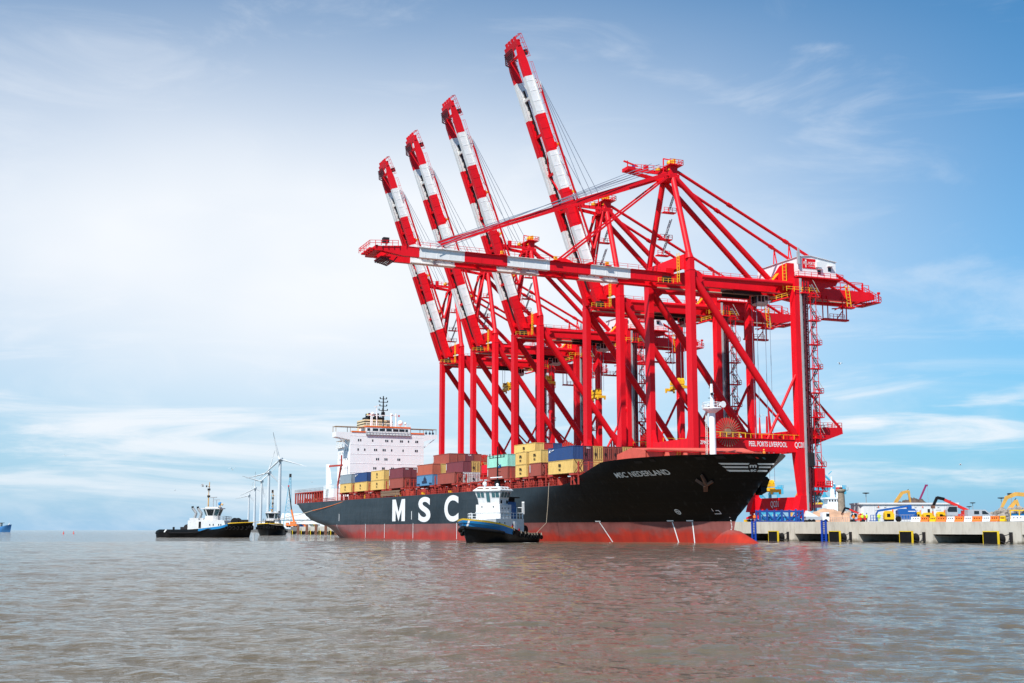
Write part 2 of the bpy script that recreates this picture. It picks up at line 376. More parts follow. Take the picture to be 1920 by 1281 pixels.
def make_fender():
    root = thing('fender', '', 'fender')
    MB().box(-2.15, -1.75, -1.6, 1.6, -.35, 1.95).build('panel', ['rubber'], root)
    f = MB(); f.box(-2.2, -1.75, -1.66, 1.66, 1.95, 2.09); f.box(-2.2, -1.85, -1.72, -1.60, -.35, 2.09); f.box(-2.2, -1.75, 1.60, 1.68, -.35, 2.09)
    f.build('yellow_edge', ['fender_yellow'], root)
    MB().lathe([(1.0, -1.75), (.92, -1.3), (.72, -.6), (.95, -.1), (.95, 0)], (0, -.2, .75), axis=0, n=16).build('rubber_cone', ['rubber'], root)
    for s in (-1, 1):
        ch = MB()
        ch.path([(-1.8, s * 1.2, 1.7), (-.9, s * 2.0, 1.35), (0, s * 2.5, 1.7)], .07); ch.path([(-1.8, s * 1.2, .5), (-.9, s * 2.0, .2), (0, s * 2.5, .6)], .07)
        ch.box(-.35, 0, s * 2.5 - .25, s * 2.5 + .25, .3, 1.9)
        ch.build('chain', ['dark_steel'], root)
    return root
VIS = [b for b in FENDER_B if b < -25 or b > 318]
LBL = ['black fender panel edged in yellow, nearest the right border of the photo', 'black yellow-edged fender panel below the white and orange barriers',
       'black yellow-edged fender panel below the blue boom lift', 'black yellow-edged fender panel between the two blue ladders']
fp = make_fender(); ki = 0
order = sorted(VIS)
for b in order:
    o = fp if ki == 0 else copy_tree(fp)
    o.location = Q(-3.6, b, 0); o.rotation_euler = (0, 0, RZ); o['group'] = 'fenders along the quay wall'
    if b < -110: o['label'] = 'black yellow-edged fender panel just past the right border'
    elif b < -20: o['label'] = LBL[[i for i, c in enumerate([-103, -82, -62, -41]) if abs(b - c) < 3][0]]
    else: o['label'] = 'small far fender panel on the quay left of the ship stern'
    ki += 1
for b, lab in ((-30.9, 'tall blue quay ladder beside the bulb of the ship bow'), (-55.9, 'tall blue quay ladder on the wall below the white lorry')):
    root = thing('quay_ladder', lab, 'ladder', Q(-3.62, b), RZ, 'blue ladders on the quay wall'); zt = deckz(b) + .25
    for s in (-1, 1): MB().box(-.2, 0, s * .66 - .2, s * .66 + .2, -.6, zt).build('stile', ['ladder_blue'], root)
    r = MB()
    for k in range(13): r.box(-.14, -.06, -.45, .45, -.2 + k * .36, -.1 + k * .36)
    r.build('rungs', ['ladder_blue'], root)
for k, b in enumerate(range(322, 420, 20)):
    root = thing('mooring_pile', 'pair of rusty steel piles standing before the far quay left of the ship', 'pile', Q(-5.2, b), RZ, 'rusty pile pairs before the far quay')
    for s in (-1, 1): MB().lathe([(.4, -2), (.4, 5.2)], (0, s * 1.3, 0), n=10).build('pile', ['anchor_rust'], root)

for u, Z, lab in ((119, 760, 'tiny red buoy on the horizon nearer the left border'), (138, 800, 'tiny red buoy on the horizon between border and tug')):
    t = thing('buoy', lab, 'buoy', at(u, Z, -.3)); MB().lathe([(.5, 0), (.55, .4), (.3, .6), (.2, 1.5), (.05, 1.9)], n=12).build('float', 'machine_red', t)
# ================================================================ SHIP TO SHORE CRANES
SPAN, GAUGE = 21.19, 30.8
MID = SPAN / 2
RED = 'crane_red'
def P1(name, parent, mats, fn):
    mb = MB(); fn(mb); return mb.build(name, mats, parent)
def member(name, parent, p, q, r=None, w=None, h=None, m=RED, n=12, up=(0, 0, 1), r2=None):
    mb = MB()
    if r: mb.tube(p, q, r, n=n, r2=r2)
    else: mb.bar(p, q, w, h, up=up)
    return mb.build(name, m, parent)
SEG = [(0, 11.2, 0), (11.2, 22.2, 1), (22.2, 33.2, 0), (33.2, 44.3, 1), (44.3, 55.2, 0), (55.2, 66.4, 1), (66.4, 75.3, 0)]
def build_boom(crane, raised):
    boom = MB(); boom.box(-2.35, -1.65, -2.86, 2.86, -.9, -.2)
    bo = boom.build('boom', [RED, 'boom_white'], crane, (-2, MID, 61.9))
    for l in (16, 27.5, 38.5, 50, 61, 73): P1('tie_beam', bo, [RED, 'boom_white'], lambda b: b.box(-l - .35, -l + .35, -2.86, 2.86, -.9, -.2, 1 if 55 < l < 66 else 0))
    for l0, l1, s in ((27.5, 38.5, 1), (38.5, 50, -1)): member('tie_beam', bo, (-l0, -2.8 * s, -.5), (-l1, 2.8 * s, -.5), w=.35, h=.35)
    bo.rotation_euler = (0, R(70.8 if raised else .75), 0)
    for s in (-1, 1):
        g = MB(); y0, y1 = s * 2.85, s * 4.15
        cuts = []
        for a, b, m in SEG:
            pts = [a, b] if b < 70 else [a, 70.4, b]
            for p, q in zip(pts, pts[1:]): cuts.append((p, q, m))
        def prof(l):
            t = max(0, (l - 70.4) / 5.6); return [(y0, -1.85 + t * .75), (y1, -1.85 + t * .75), (y1, .5 - t * .55), (y0, .5 - t * .55)]
        for p, q, m in cuts:
            v = [(-p, y, z) for y, z in prof(p)] + [(-q, y, z) for y, z in prof(q)]
            g.add(v, [(0, 1, 5, 4), (1, 2, 6, 5), (2, 3, 7, 6), (3, 0, 4, 7)], m)
        g.add([(-75.3, y, z) for y, z in prof(75.3)], [(0, 1, 2, 3)], 0)
        for a, b, m in SEG[:-1]:   # trolley rail flange on the inner lower edge, cap plate with drip edge on top
            g.box(-b, -a, min(y0, y0 - s * .55), max(y0, y0 - s * .55), -1.8, -1.55, m)
            g.box(-b, -a, min(y1, y1 + s * .5), max(y1, y1 + s * .5), .44, .53, m)
            for k in range(int(a) + 1, int(b), 3): g.box(-k - .06, -k + .06, min(y1, y1 + s * .04), max(y1, y1 + s * .04), -1.8, .44, m)
        g.build('boom_girder', [RED, 'boom_white'], bo)
        rl = MB(); yo = s * 4.55
        rl.rail([(-70, yo, .53), (-3, yo, .53)], 1.1, 0, 3.0, .045); rl.build('railing', [RED], bo)
        br = MB(); br.prism([(-66, .5), (-64.3, 2.5), (-62.3, 2.5), (-59.5, .5)], 1, s * 3.2, s * 3.8); br.build('stay_bracket', ['boom_white'], bo)
        br = MB(); br.prism([(-31.5, .5), (-30, 1.6), (-28.6, 1.6), (-26, .5)], 1, s * 3.2, s * 3.8); br.build('stay_bracket', [RED], bo)
    hd = MB(); hd.box(-77.1, -75.3, -4.3, 4.3, -1.2, -.1)
    hd.bar((-76.7, -4.3, -.2), (-76.7, 4.3, -.2), .5); hd.box(-75.3, -72.9, -2.8, 2.8, -2.3, -2.05)
    for y in (-3, -1, 1, 3): hd.box(-78.3, -76.9, y - .5, y + .5, -.9, -.5)
    hd.build('boom_head', [RED], bo)
    tr = MB()
    for y in (-2.6, 2.6): tr.bar((-75.3, y, -2.2), (-72.2, y, -3.1), .25); tr.bar((-72.2, y, -3.1), (-71.3, y, -1.9), .25)
    for k in range(7): tr.box(-75.2 + k * .5, -74.95 + k * .5, -2.6, 2.6, -2.7 - k * .06, -2.5 - k * .06)
    tr.build('sheave_frame', ['dark_maroon'], bo)
    rl = MB(); rl.rail([(-71.7, -4.6, .3), (-78.5, -4.6, -.3), (-78.5, 4.6, -.3), (-71.7, 4.6, .3)], 1.2, 0, 1.2, .06); rl.build('railing', [RED], bo)
    lp = MB(); lp.box(-74.5, -73.1, -2.0, -.6, 1.4, 2.6); lp.tube((-73.7, -1.3, 0), (-73.7, -1.3, 1.5), .12);  lp.build('warning_lamp', ['dark_steel'], bo)
    fs = MB(); fs.bar((-4, 2.55, -.1), (-64, 2.55, -.1), .4, .4)
    for k in range(12, 64, 2): fs.box(-k - .25, -k, 2.15, 2.3, -.9, -.3)
    fs.build('festoon_track', ['dark_steel'], bo)
    wk = MB(); wk.bar((-2, -1.2, -.1), (-60.5, -1.2, -.1), .55, .5); wk.build('catwalk', [RED], bo)
    for l in (17, 31, 45): 
        k = MB(); k.box(-l - 1.4, -l + .2, -5.0, -3.3, .55, .75); k.box(-l - 1.0, -l - .3, -4.4, -3.7, .75, 1.7, 1); k.build('rope_roller', [RED, 'safety_yellow'], bo)
    return bo
def build_crane(raised, detail):
    c = thing('ship_to_shore_crane', '', 'container crane', group='red ship to shore cranes along the quay')
    m, s, g = MID, SPAN, GAUGE
    for y in (0, s):
        sg = -1 if y == 0 else 1
        lg = MB(); lg.box(-.72, .72, y - 1.3, y + 1.3, 1.0, 61.9)                     # seaside leg
        lg.box(-.78, .78, y - 1.36, y + 1.36, 61.92, 62.2); lg.box(-.66, .66, y - 1.2, y + 1.2, 62.22, 65.0)
        lg.prism([(.7, 16), (4.2, 17.4), (4.2, 20.9), (.7, 26.5)], 1, y - .66, y + .66)
        lg.prism([(y + (m - y) / abs(m - y) * 1.2, 17.5), (y + (m - y) / abs(m - y) * 3.6, 17.5), (y + (m - y) / abs(m - y) * 1.2, 24)], 0, -.5, .5)
        lg.build('seaside_leg', RED, c)
        ll = MB(); ll.box(g - .7, g + .7, y - 1.15, y + 1.15, 20.5, 62.2 if y == 0 else 59.4)
        ll.add([(x, yy, z) for z, w0, w1 in ((20.5, 2.9, .7), (17.5, 2.7, .72), (6.8, .7, .85)) for x, yy in ((g - w0 * .62, y - 1.1), (g + w1, y - 1.1), (g + w1, y + 1.1), (g - w0 * .62, y + 1.1))],
               [(0, 1, 2, 3), (11, 10, 9, 8)] + [(r * 4 + i, r * 4 + (i + 1) % 4, r * 4 + 4 + (i + 1) % 4, r * 4 + 4 + i) for r in (0, 1) for i in range(4)])
        ll.add([(x, yy, z) for z, w in ((6.8, .9), (2.9, 2.0)) for x, yy in ((g - w, y - 1.2), (g + w * 1.15, y - 1.2), (g + w * 1.15, y + 1.2), (g - w, y + 1.2))],
               [(0, 1, 2, 3), (7, 6, 5, 4)] + [(i, (i + 1) % 4, 4 + (i + 1) % 4, 4 + i) for i in range(4)])
        ll.prism([(g - .7, 25.5), (g - .7, 20.6), (g - 2.4, 20.6), (g - 1.6, 23)], 1, y - .6, y + .6)
        ll.build('landside_leg', RED, c)
        pb = MB(); pb.box(.75, g - .75, y - .75, y + .75, 17.5, 20.6); pb.box(.75, g + 4, y - .95, y + .95, 20.61, 20.72)
        for k in range(3, 30, 3): pb.box(k, k + .12, y - .78, y + .78, 17.55, 20.55)
        pb.build('portal_beam', RED, c)
        P1('walkway_rail', c, ['safety_yellow'], lambda b: b.rail([(3, y - .95, 20.7), (g + 4.2, y - .95, 20.7)], 1.1, 0, 3, .045, 1))
        member('diagonal_brace', c, (1.0, y, 60.2), (g - 1.3, y, 22.0), r=.95, n=16)
        member('tie_tube', c, (3.2, y, 60.6), (g - .6, y, 60.9), r=.62, n=14)
        P1('tie_gusset', c, RED, lambda b: b.prism([(.7, 61.8), (4.0, 61.2), (4.0, 60.0), (.7, 57.5)], 1, y - .4, y + .4))
        member('knee_brace', c, (g - .5, y, 37.2), (21.3, y, 20.6), r=.36)
        member('platform_tie', c, (g + .6, y + sg * .2, 35.4), (43.3, y, 24.2), r=.33)
        P1('platform_bracket', c, RED, lambda b: b.prism([(g + .7, 19.2), (g + .7, 23.9), (43.6, 24.2), (43.8, 22.6), (36, 20.0)], 1, y - .6, y + .6))
        # main girder
        yg = m - 3.5 if y == 0 else m + 3.5
        gd = MB(); gd.add([(x, yy, z) for x, z0, z1 in ((-2.2, 59.9, 62.0), (2, 59.7, 62.9), (36, 59.7, 62.5), (41, 59.0, 61.9), (56, 59.0, 61.9), (60.5, 59.9, 61.9)) for yy, z in ((yg - .65, z0), (yg + .65, z0), (yg + .65, z1), (yg - .65, z1))],
            [(0, 1, 2, 3), (23, 22, 21, 20)] + [(r * 4 + i, r * 4 + 4 + i, r * 4 + 4 + (i + 1) % 4, r * 4 + (i + 1) % 4) for r in range(5) for i in range(4)])
        ii = 1 if y == 0 else -1
        gd.box(-2, 58, min(yg + ii * .65, yg + ii * 1.25), max(yg + ii * .65, yg + ii * 1.25), 59.75, 60.0, 1)
        gd.box(2, 36, min(yg - ii * .65, yg - ii * 1.2), max(yg - ii * .65, yg - ii * 1.2), 62.3, 62.4)
        gd.build('main_girder', [RED, 'cable_brown'], c)
        P1('girder_railing', c, RED, lambda b: b.rail([(2, yg - ii * 1.15, 62.45), (32, yg - ii * 1.15, 62.45)], 1.1, 0, 2.6, .05))
        P1('girder_railing', c, RED, lambda b: b.rail([(46, yg, 61.9), (60, yg, 61.9)], 2.0, 0, 2.2, .07))
        # pylon, stays
        ya = m - 2.7 if y == 0 else m + 2.7
        py = MB(); py.tube((0, y, 65.0), (0, y + (m - y) * .035, 66.6), 1.1, n=16, r2=.78); py.tube((0, y + (m - y) * .035, 66.6), (.3, ya, 87.6), .76, n=16)
        py.build('pylon_leg', RED, c)
        member('backstay', c, (.9, ya, 88.0), (28, yg, 63.2), r=.72, n=14)
        st = MB(); st.tube((1.6, ya, 89.6), (40, yg, 70.7), .40, n=10); st.tube((40, yg, 70.7), (57.4, yg, 62.1), .40, n=10)
        for t in (.38, .82): st.tube(Vector((1.6, ya, 89.6)).lerp(Vector((40, yg, 70.7)), t), Vector((1.6, ya, 89.6)).lerp(Vector((40, yg, 70.7)), t + .03), .56, n=10)
        st.build('upper_backstay', RED, c)
        vs_ = Vector((1.6, ya, 89.6)).lerp(Vector((40, yg, 70.7)), .86)
        for dx in (-.6, 2.0): member('stay_strut', c, vs_, (vs_.x + dx, yg, 62.5), r=.16)
        an = Vector((-.4, ya, 89.0))
        if raised:
            th = R(70.8); d = Vector((-math.cos(th), 0, math.sin(th))); up = Vector((math.sin(th), 0, math.cos(th)))
            H = Vector((-2, yg, 61.9)); B = H + d * 63.3 + up * 2.2; Qp = H + d * 14.5 + up * 2.5
            member('forestay', c, B, Qp, r=.32, m='buff' if False else RED)
            member('forestay', c, Qp + Vector((0, -ii * .3, 0)), an, r=.40)
            member('inner_forestay', c, (-1.2, ya - ii * .5, 87.8), (-4.0, ya - ii * .5, 71), r=.28)
            member('inner_forestay', c, (-4.0, ya - ii * .5, 71), H + d * 29 + up * 1.5, r=.24)
        else:
            B = Vector((-64.6, yg, 64.6)); Mp = an.lerp(B, .42)
            member('forestay', c, an, Mp, w=.45, h=.95); member('forestay', c, Mp, B, w=.35, h=.62)
            member('inner_forestay', c, (-.9, ya, 88.2), (-31.2, yg, 63.8), w=.3, h=.46)
        B2 = B + Vector((0, -ii * .8, .2))
        for k in range(3): member('hoist_rope', c, (-1.5 - k * 2.6, ya - ii * (.4 + .5 * k), 91.0 - .3 * k), B2 + Vector((0, -ii * .35 * k, -.8 * k)), r=.075, m='rope', n=5)
    # transverse beams
    for x, z0, z1, w in ((0, 17.6, 20.4, .55), (g, 17.6, 20.4, .6)):
        P1('cross_beam', c, RED, lambda b: b.box(x - w, x + w, 1.3, s - 1.3, z0, z1))
    for x in (0, g):
        P1('sill_beam', c, RED, lambda b: b.box(x - .8, x + .8, 1.25, s - 1.25, 3.2, 6.4) and [b.box(x - .84, x + .84, k, k + .14, 3.25, 6.35) for k in (5.5, 8.6, 12.5, 15.7)])
        for y in (0, s):
            bg_ = MB(); bg_.box(x - .75, x + .75, y - 1.25, y + 1.25, 2.2, 3.19); bg_.prism([(y - 3.4, 1.1), (y - 3.4, 1.5), (y - .7, 2.2), (y + .7, 2.2), (y + 3.4, 1.5), (y + 3.4, 1.1)], 0, x - .5, x + .5)
            bo_ = bg_.build('bogie', [RED], c)
            for k in (-2.7, -1, 1, 2.7): P1('wheel', bo_, 'dark_steel', lambda b: b.lathe([(.42, -.3), (.5, -.2), (.5, .2), (.42, .3)], (x, y + k, .55), axis=0, n=12))
            for k in (-1, 1): P1('buffer', bo_, 'safety_yellow', lambda b: b.box(x - .7, x + .7, y + k * 3.9 - .35, y + k * 3.9 + .35, .15, 1.0))
    P1('upper_cross_beam', c, RED, lambda b: b.prism([(1.15, 62.3), (1.15, 66.3), (s - 1.15, 66.3), (s - 1.15, 62.3), (s - 4, 63.3), (4, 63.3)], 0, -.95, .95))
    P1('upper_cross_beam', c, RED, lambda b: b.prism([(1.15, 59.5), (1.15, 66.6), (4.5, 66.4), (9.5, 62.95), (s - 1.15, 62.95), (s - 1.15, 59.5), (s - 3, 61.8), (3, 61.8)], 0, g - 1.2, g + 1.0))
    # hinge machinery and platform
    for s_ in (-1, 1):
        P1('hinge_bracket', c, RED, lambda b: b.box(-3.2, -.97, m + s_ * 3.5 - .9, m + s_ * 3.5 + .9, 62.05, 63.6))
    P1('hinge_platform', c, [RED, 'dark_steel'], lambda b: b.box(-6.5, -.8, m - 6.2, m - 4.3, 59.2, 59.4) and b.box(-4.5, -2.4, m - 5.6, m - 4.4, 59.4, 61.2, 1))
    P1('hinge_rail', c, 'safety_yellow', lambda b: b.rail([(-6.5, m - 6.2, 59.4), (-.8, m - 6.2, 59.4)], 1.1, 0, 1.4, .045))
    P1('yellow_ladder', c, 'safety_yellow', lambda b: b.ladder((-1.2, 3.6, 59.6), (-1.2, 3.6, 67), 1.0, sd=(0, 1, 0), step=.8, r=.07))
    # apex
    ap = MB(); ap.box(-1.0, 1.9, m - 3.3, m + 3.3, 87.6, 88.7); ap.box(-.6, 1.5, m - 3.0, m - 2.3, 88.7, 91.6); ap.box(-.6, 1.5, m + 2.3, m + 3.0, 88.7, 91.6)
    ap.box(-.5, 1.4, m - 2.3, m + 2.3, 89.2, 89.7); ap.box(-1.2, 2.6, m - 4, m + 4, 91.0, 91.15); ap.build('apex_frame', RED, c)
    for s_ in (-1, 1): member('apex_arm', c, (-.8, m + s_ * 2.9, 88.6), (-11.6, m + s_ * .9, 89.3), w=.5, h=.9)
    P1('apex_arm_tip', c, [RED, 'truss_blue'], lambda b: b.box(-12.2, -10.2, m - 1.6, m + 1.6, 89.0, 89.9) and b.bar((-12.5, m, 91.6), (-8.5, m, 90.6), .35) and b.bar((-11.9, m - .9, 89.9), (-11.9, m - .9, 91.5), .2) and b.box(-10, -9.3, m - .3, m + .3, 89.9, 90.7, 1) and b.box(-6.6, -5.6, m - .5, m + .5, 89.6, 91.2))
    P1('apex_railing', c, RED, lambda b: b.rail([(-10, m - 1.5, 89.4), (-2, m - 3.3, 89.2)], 1.2, 0, 1.4, .06))
    P1('apex_railing', c, RED, lambda b: b.rail([(-1.2, m - 4, 91.1), (2.6, m - 4, 91.1), (2.6, m + 4, 91.1)], 1.3, 0, 1.0, .07))
    for k, (x, z, r_) in enumerate(((-3.2, 90.0, .6), (.3, 92.2, .75))):
        P1('sheave', c, 'safety_yellow', lambda b: b.lathe([(r_ * .3, -.5), (r_, -.45), (r_ * .8, 0), (r_, .45), (r_ * .3, .5)], (x, m - 1.2, z), axis=1, n=16))
    P1('sheave_post', c, 'safety_yellow', lambda b: b.bar((.9, m - 2.4, 88.8), (.9, m - 2.4, 93), .6) and b.bar((-.9, m - 2.4, 89.8), (.8, m - 2.4, 92), .25))
    P1('sheave_post', c, RED, lambda b: b.bar((-1.5, m - 1, 89), (-1.5, m - 1, 93.2), .25) and b.bar((-1.5, m - 1, 93.2), (1.5, m - 1, 93.0), .25))
    # pylon stair
    for k, z in enumerate((66.6, 69.5, 73.5, 80.2)):
        P1('pylon_landing', c, RED, lambda b: b.box(.8, 4.4, s - 1.2 - (z - 65) * .35 - 1, s - 1.2 - (z - 65) * .35 + .6, z, z + .25) and b.rail([(.8, s - 2.2 - (z - 65) * .35, z + .25), (4.4, s - 2.2 - (z - 65) * .35, z + .25)], 1.1, 0, 1, .06))
        if k: P1('pylon_stair', c, 'walk_grey', lambda b: b.ladder((2.2, s - 2.0 - (z - 65) * .35, z + .2), (4.2, s - 2.0 - (z - 65) * .35, z + 5.6), 1.0, sd=(0, 1, 0), step=.45, r=.09))
    # machinery house
    h = MB(); x0, x1, y0, y1, z0, z1 = 33.6, 45.2, 1.6, 20.6, 63.4, 68.3
    h.add([(x, y, z) for y in (y0, y1) for x, z in ((x0, z0), (x1, z0), (x1, 68.0), (37.2, 69.1), (x0, 68.6))],
          [(0, 1, 2, 3, 4), (9, 8, 7, 6, 5), (0, 5, 6, 1), (1, 6, 7, 2), (2, 7, 8, 3), (3, 8, 9, 4), (4, 9, 5, 0)])
    ho = h.build('machinery_house', ['house_white'], c)
    rf = MB(); 
    for (xa, za), (xb, zb) in (((33.3, 68.66), (37.2, 69.16)), ((37.2, 69.16), (45.5, 68.05))): rf.bar((xa, m + .5, za), (xb, m + .5, zb), 19.5, .1)
    rf.build('roof', 'house_white', ho)
    for yy, zz_ in ((15.6, 65.6), (9.2, 65.9), (4.6, 66.0)):
        P1('window', ho, 'glass_dark', lambda b: b.box(x0 - .06, x0 + .02, yy - .55, yy + .55, zz_ - .5, zz_ + .6))
    for xx, zz_ in ((39.9, 64.9), (43.2, 65.9)):
        w_ = P1('window', ho, 'glass_dark', lambda b: b.box(xx - .5, xx + .5, y0 - .06, y0 + .02, zz_ - .5, zz_ + .6))
        P1('awning', w_, 'house_white', lambda b: b.box(xx - .8, xx + .8, y0 - .8, y0 - .005, zz_ + .75, zz_ + .85))
    P1('vent_cowl', ho, 'house_white', lambda b: b.box(38.6, 39.9, y0 - .9, y0 - .005, 66.1, 67.5))
    sg_ = P1('sign', ho, RED, lambda b: b.box(34.7, 38.8, y0 - .10, y0 - .005, 65.7, 68.3))
    t = MB(); text(t, 'PEEL PORTS', .72, lambda u, v: (36.75 + u, y0 - .13, 66.75 + v), width=3.5, bold=.01); text(t, 'LIVERPOOL', .30, lambda u, v: (37.5 + u, y0 - .13, 66.2 + v), width=1.9)
    t.box(35.5, 35.95, y0 - .13, y0 - .11, 67.55, 68.0); t.box(35.6, 35.85, y0 - .13, y0 - .11, 65.95, 66.65); t.build('lettering', 'sign_white', sg_)
    P1('house_platform', c, RED, lambda b: b.box(32.4, 46.4, .2, 22, 63.0, 63.36) and b.prism([(32.5, 62.98), (46.2, 62.98), (45.6, 61.9), (39, 60.2), (32.5, 59.8)], 1, 2.2, 2.7) and b.prism([(32.5, 62.98), (46.2, 62.98), (45.6, 61.9), (39, 60.2), (32.5, 59.8)], 1, 18.5, 19))
    P1('house_railing', c, RED, lambda b: b.rail([(32.4, 22, 63.36), (32.4, .2, 63.36), (46.4, .2, 63.36), (46.4, 22, 63.36)], 1.1, 0, 1.8, .055))
    P1('house_stair', c, 'safety_yellow', lambda b: b.ladder((27.8, m - 5, 62.6), (31.8, m - 5, 66.8), .9, sd=(0, 1, 0), step=.6, r=.1))
    P1('yellow_ladder', c, 'safety_yellow', lambda b: b.ladder((28.6, .9, 59.2), (28.6, .9, 66.2), 1.1, sd=(1, 0, 0), step=.8, r=.07))
    P1('roof_hoist', c, 'galv', lambda b: b.box(32.8, 33.4, .7, 1.3, 66.5, 69.8) and b.bar((33.2, 1, 69.8), (33.2, 1, 70.8), .4))
    # trolley, cab
    tr = MB(); tr.box(17, 26.5, m - 2.6, m + 2.6, 60.1, 60.7); tr.box(18, 20.5, m - 2.4, m + 2.4, 60.7, 61.8); tr.box(22, 25, m - 2.2, m + 2.2, 60.7, 61.6)
    tr.box(17.5, 25.8, m - 3.0, m - 2.6, 58.9, 60.1); tr.box(17.5, 25.8, m + 2.6, m + 3.0, 58.9, 60.1); tr.build('trolley', 'dark_steel', c)
    cb_ = MB(); cb_.add([(x, y, z) for z, e in ((56.7, .55), (57.2, 0), (59.3, .0)) for x, y in ((25.6 + e * .6, m - 1.5 + e), (29.0 - e * .3, m - 1.5 + e), (29.0 - e * .3, m + 1.5 - e), (25.6 + e * .6, m + 1.5 - e))],
        [(0, 3, 2, 1), (8, 9, 10, 11)] + [(r * 4 + i, r * 4 + (i + 1) % 4, r * 4 + 4 + (i + 1) % 4, r * 4 + 4 + i) for r in (0, 1) for i in range(4)])
    co_ = cb_.build('operator_cab', 'cab_grey', c)
    for (xa, xb, ya_, yb) in ((25.55, 25.62, m - 1.35, m - .08), (25.55, 25.62, m + .08, m + 1.35)): P1('window', co_, 'glass_dark', lambda b: b.box(xa, xb, ya_, yb, 57.2, 59.1))
    for xa, xb in ((25.8, 26.7), (26.9, 27.7), (27.95, 28.8)): P1('window', co_, 'glass_dark', lambda b: b.box(xa, xb, m - 1.55, m - 1.48, 57.5 if xa < 27 else 57.9, 59.05))
    P1('cab_hanger', c, RED, lambda b: b.box(26, 28.8, m - 1.2, m + 1.2, 59.31, 59.9))
    P1('cab_walkway', c, [RED, 'safety_yellow'], lambda b: b.bar((29.2, m - 2, 57.4), (33.5, .2, 58.6), .9, .3) and b.rail([(29.2, m - 2.4, 57.6), (33.5, -.3, 58.8)], 1.1, 1, 1.5, .05))
    P1('leg_platform', c, RED, lambda b: b.box(31.6, 35.6, -2.2, -.2, 58.2, 58.5) and b.box(32.4, 33.9, -1.9, -.4, 58.5, 61.4))
    P1('leg_platform_rail', c, 'safety_yellow', lambda b: b.rail([(27.5, -1.4, 58.6), (36.2, -2.2, 58.5)], 1.2, 0, 1.8, .05))
    # hoist ropes hang from the trolley (length set per crane)
    for x in (21.2, 25.2):
        for y in (-1.1, 1.1):
            rp = MB(); rp.tube((0, 0, 0), (0, 0, -1), .07, n=5); o = rp.build('fall_rope', 'rope', c, (x, m + y, 59.0)); o.scale = (1, 1, 10)
    # landside leg: cable tray, lift mast, stair tower
    P1('cable_tray', c, 'galv', lambda b: b.box(g + .78, g + 1.35, -1.35, -.9, 3, 62.2))
    lf = MB()
    for x in (g + 1.6, g + 2.5):
        for y in (-1.9, -1.0): lf.bar((x, y, 3), (x, y, 61.5), .24)
    for k in range(29):
        z = 3.6 + k * 2
        lf.bar((g + 1.6, -1.9, z), (g + 2.5, -1.9, z + 1), .14); lf.bar((g + 2.5, -1.9, z + 1), (g + 1.6, -1.9, z + 2), .14); lf.box(g + 1.5, g + 2.6, -1.95, -.9, z - .06, z + .06)
    lf.box(g + 1.75, g + 2.35, -1.6, -1.1, 3, 61.5); lf.build('lift_mast', 'dark_maroon', c)
    sw = MB()
    for x in (g + 2.9, g + 4.6):
        for y in (-2.6, -.8): sw.bar((x, y, 7), (x, y, 58), .14)
    for k in range(26): 
        z = 7.5 + k * 2; sw.bar((g + 2.9, -2.6, z), (g + 4.6, -2.6, z), .11); sw.bar((g + 4.6, -2.6, z), (g + 4.6, -.8, z), .11)
    so_ = sw.build('stair_tower', RED, c)
    for k in range(9):
        z = 51.1 + 6.2 - k * 6.2 
        if z < 3: break
        if 18 < z < 22.5: z = 21
        P1('landing', so_, RED, lambda b: b.box(g + 2.7, g + 6.0, -2.7, -.7, z, z + .22) and b.rail([(g + 3.4, -2.7, z + .2), (g + 6.0, -2.7, z + .2), (g + 6.0, -.7, z + .2)], 1.1, 0, .9, .05))
        P1('stair_flight', so_, 'walk_grey', lambda b: b.ladder((g + 5.7, -2.0, z + .1), (g + 3.6, -2.0, z + 3.3), .9, sd=(0, 1, 0), step=.42, r=.09))
        P1('stair_flight', so_, 'walk_grey', lambda b: b.ladder((g + 3.5, -1.2, z - 3.0), (g + 5.2, -1.2, z), .9, sd=(0, 1, 0), step=.42, r=.09))
        P1('stair_rail', so_, 'cab_grey', lambda b: b.bar((g + 5.9, -2.6, z + 1.2), (g + 3.9, -2.6, z + 4.4), .1))
    P1('lift_cabin', c, [RED, 'dark_steel'], lambda b: b.box(g + 3.0, g + 5.4, -2.8, -.7, 9.2, 13.6) and b.box(g + 1.3, g + 2.9, -2.2, -.9, 14.0, 17.4, 1) and b.box(g + 2.6, g + 7.4, -3, -.6, 8.8, 9.15))
    P1('lift_rail', c, RED, lambda b: b.rail([(g + 2.6, -3, 9.2), (g + 7.4, -3, 9.2), (g + 7.4, -.6, 9.2)], 1.2, 0, .7, .07))
    # cable reel
    rl = MB(); rl.lathe([(.85, -.5), (.85, .5)], (8.6, -1.75, 22.0), axis=1, n=20, sm=False); ro = rl.build('cable_reel', 'spoke_brown', c)
    P1('reel_disc', ro, RED, lambda b: b.lathe([(.5, 0), (3.45, .02), (3.45, .12), (.5, .14)], (8.6, -1.5, 22.0), axis=1, n=40, sm=False))
    sp_ = MB()
    for k in range(30):
        a = 6.2831853 * k / 30
        for yy in (-2.1,): sp_.bar((8.6 + math.cos(a) * 1.1, yy, 22 + math.sin(a) * 1.1), (8.6 + math.cos(a) * 3.65, yy, 22 + math.sin(a) * 3.7), .11, .11, up=(0, 1, 0))
    sp_.build('reel_spokes', 'spoke_brown', ro)
    P1('reel_walk', c, [RED, 'safety_yellow'], lambda b: b.box(4, 13, -2.9, -.96, 20.3, 20.6) and b.rail([(4, -2.9, 20.6), (13, -2.9, 20.6)], 1.2, 1, 1.6, .07, 1))
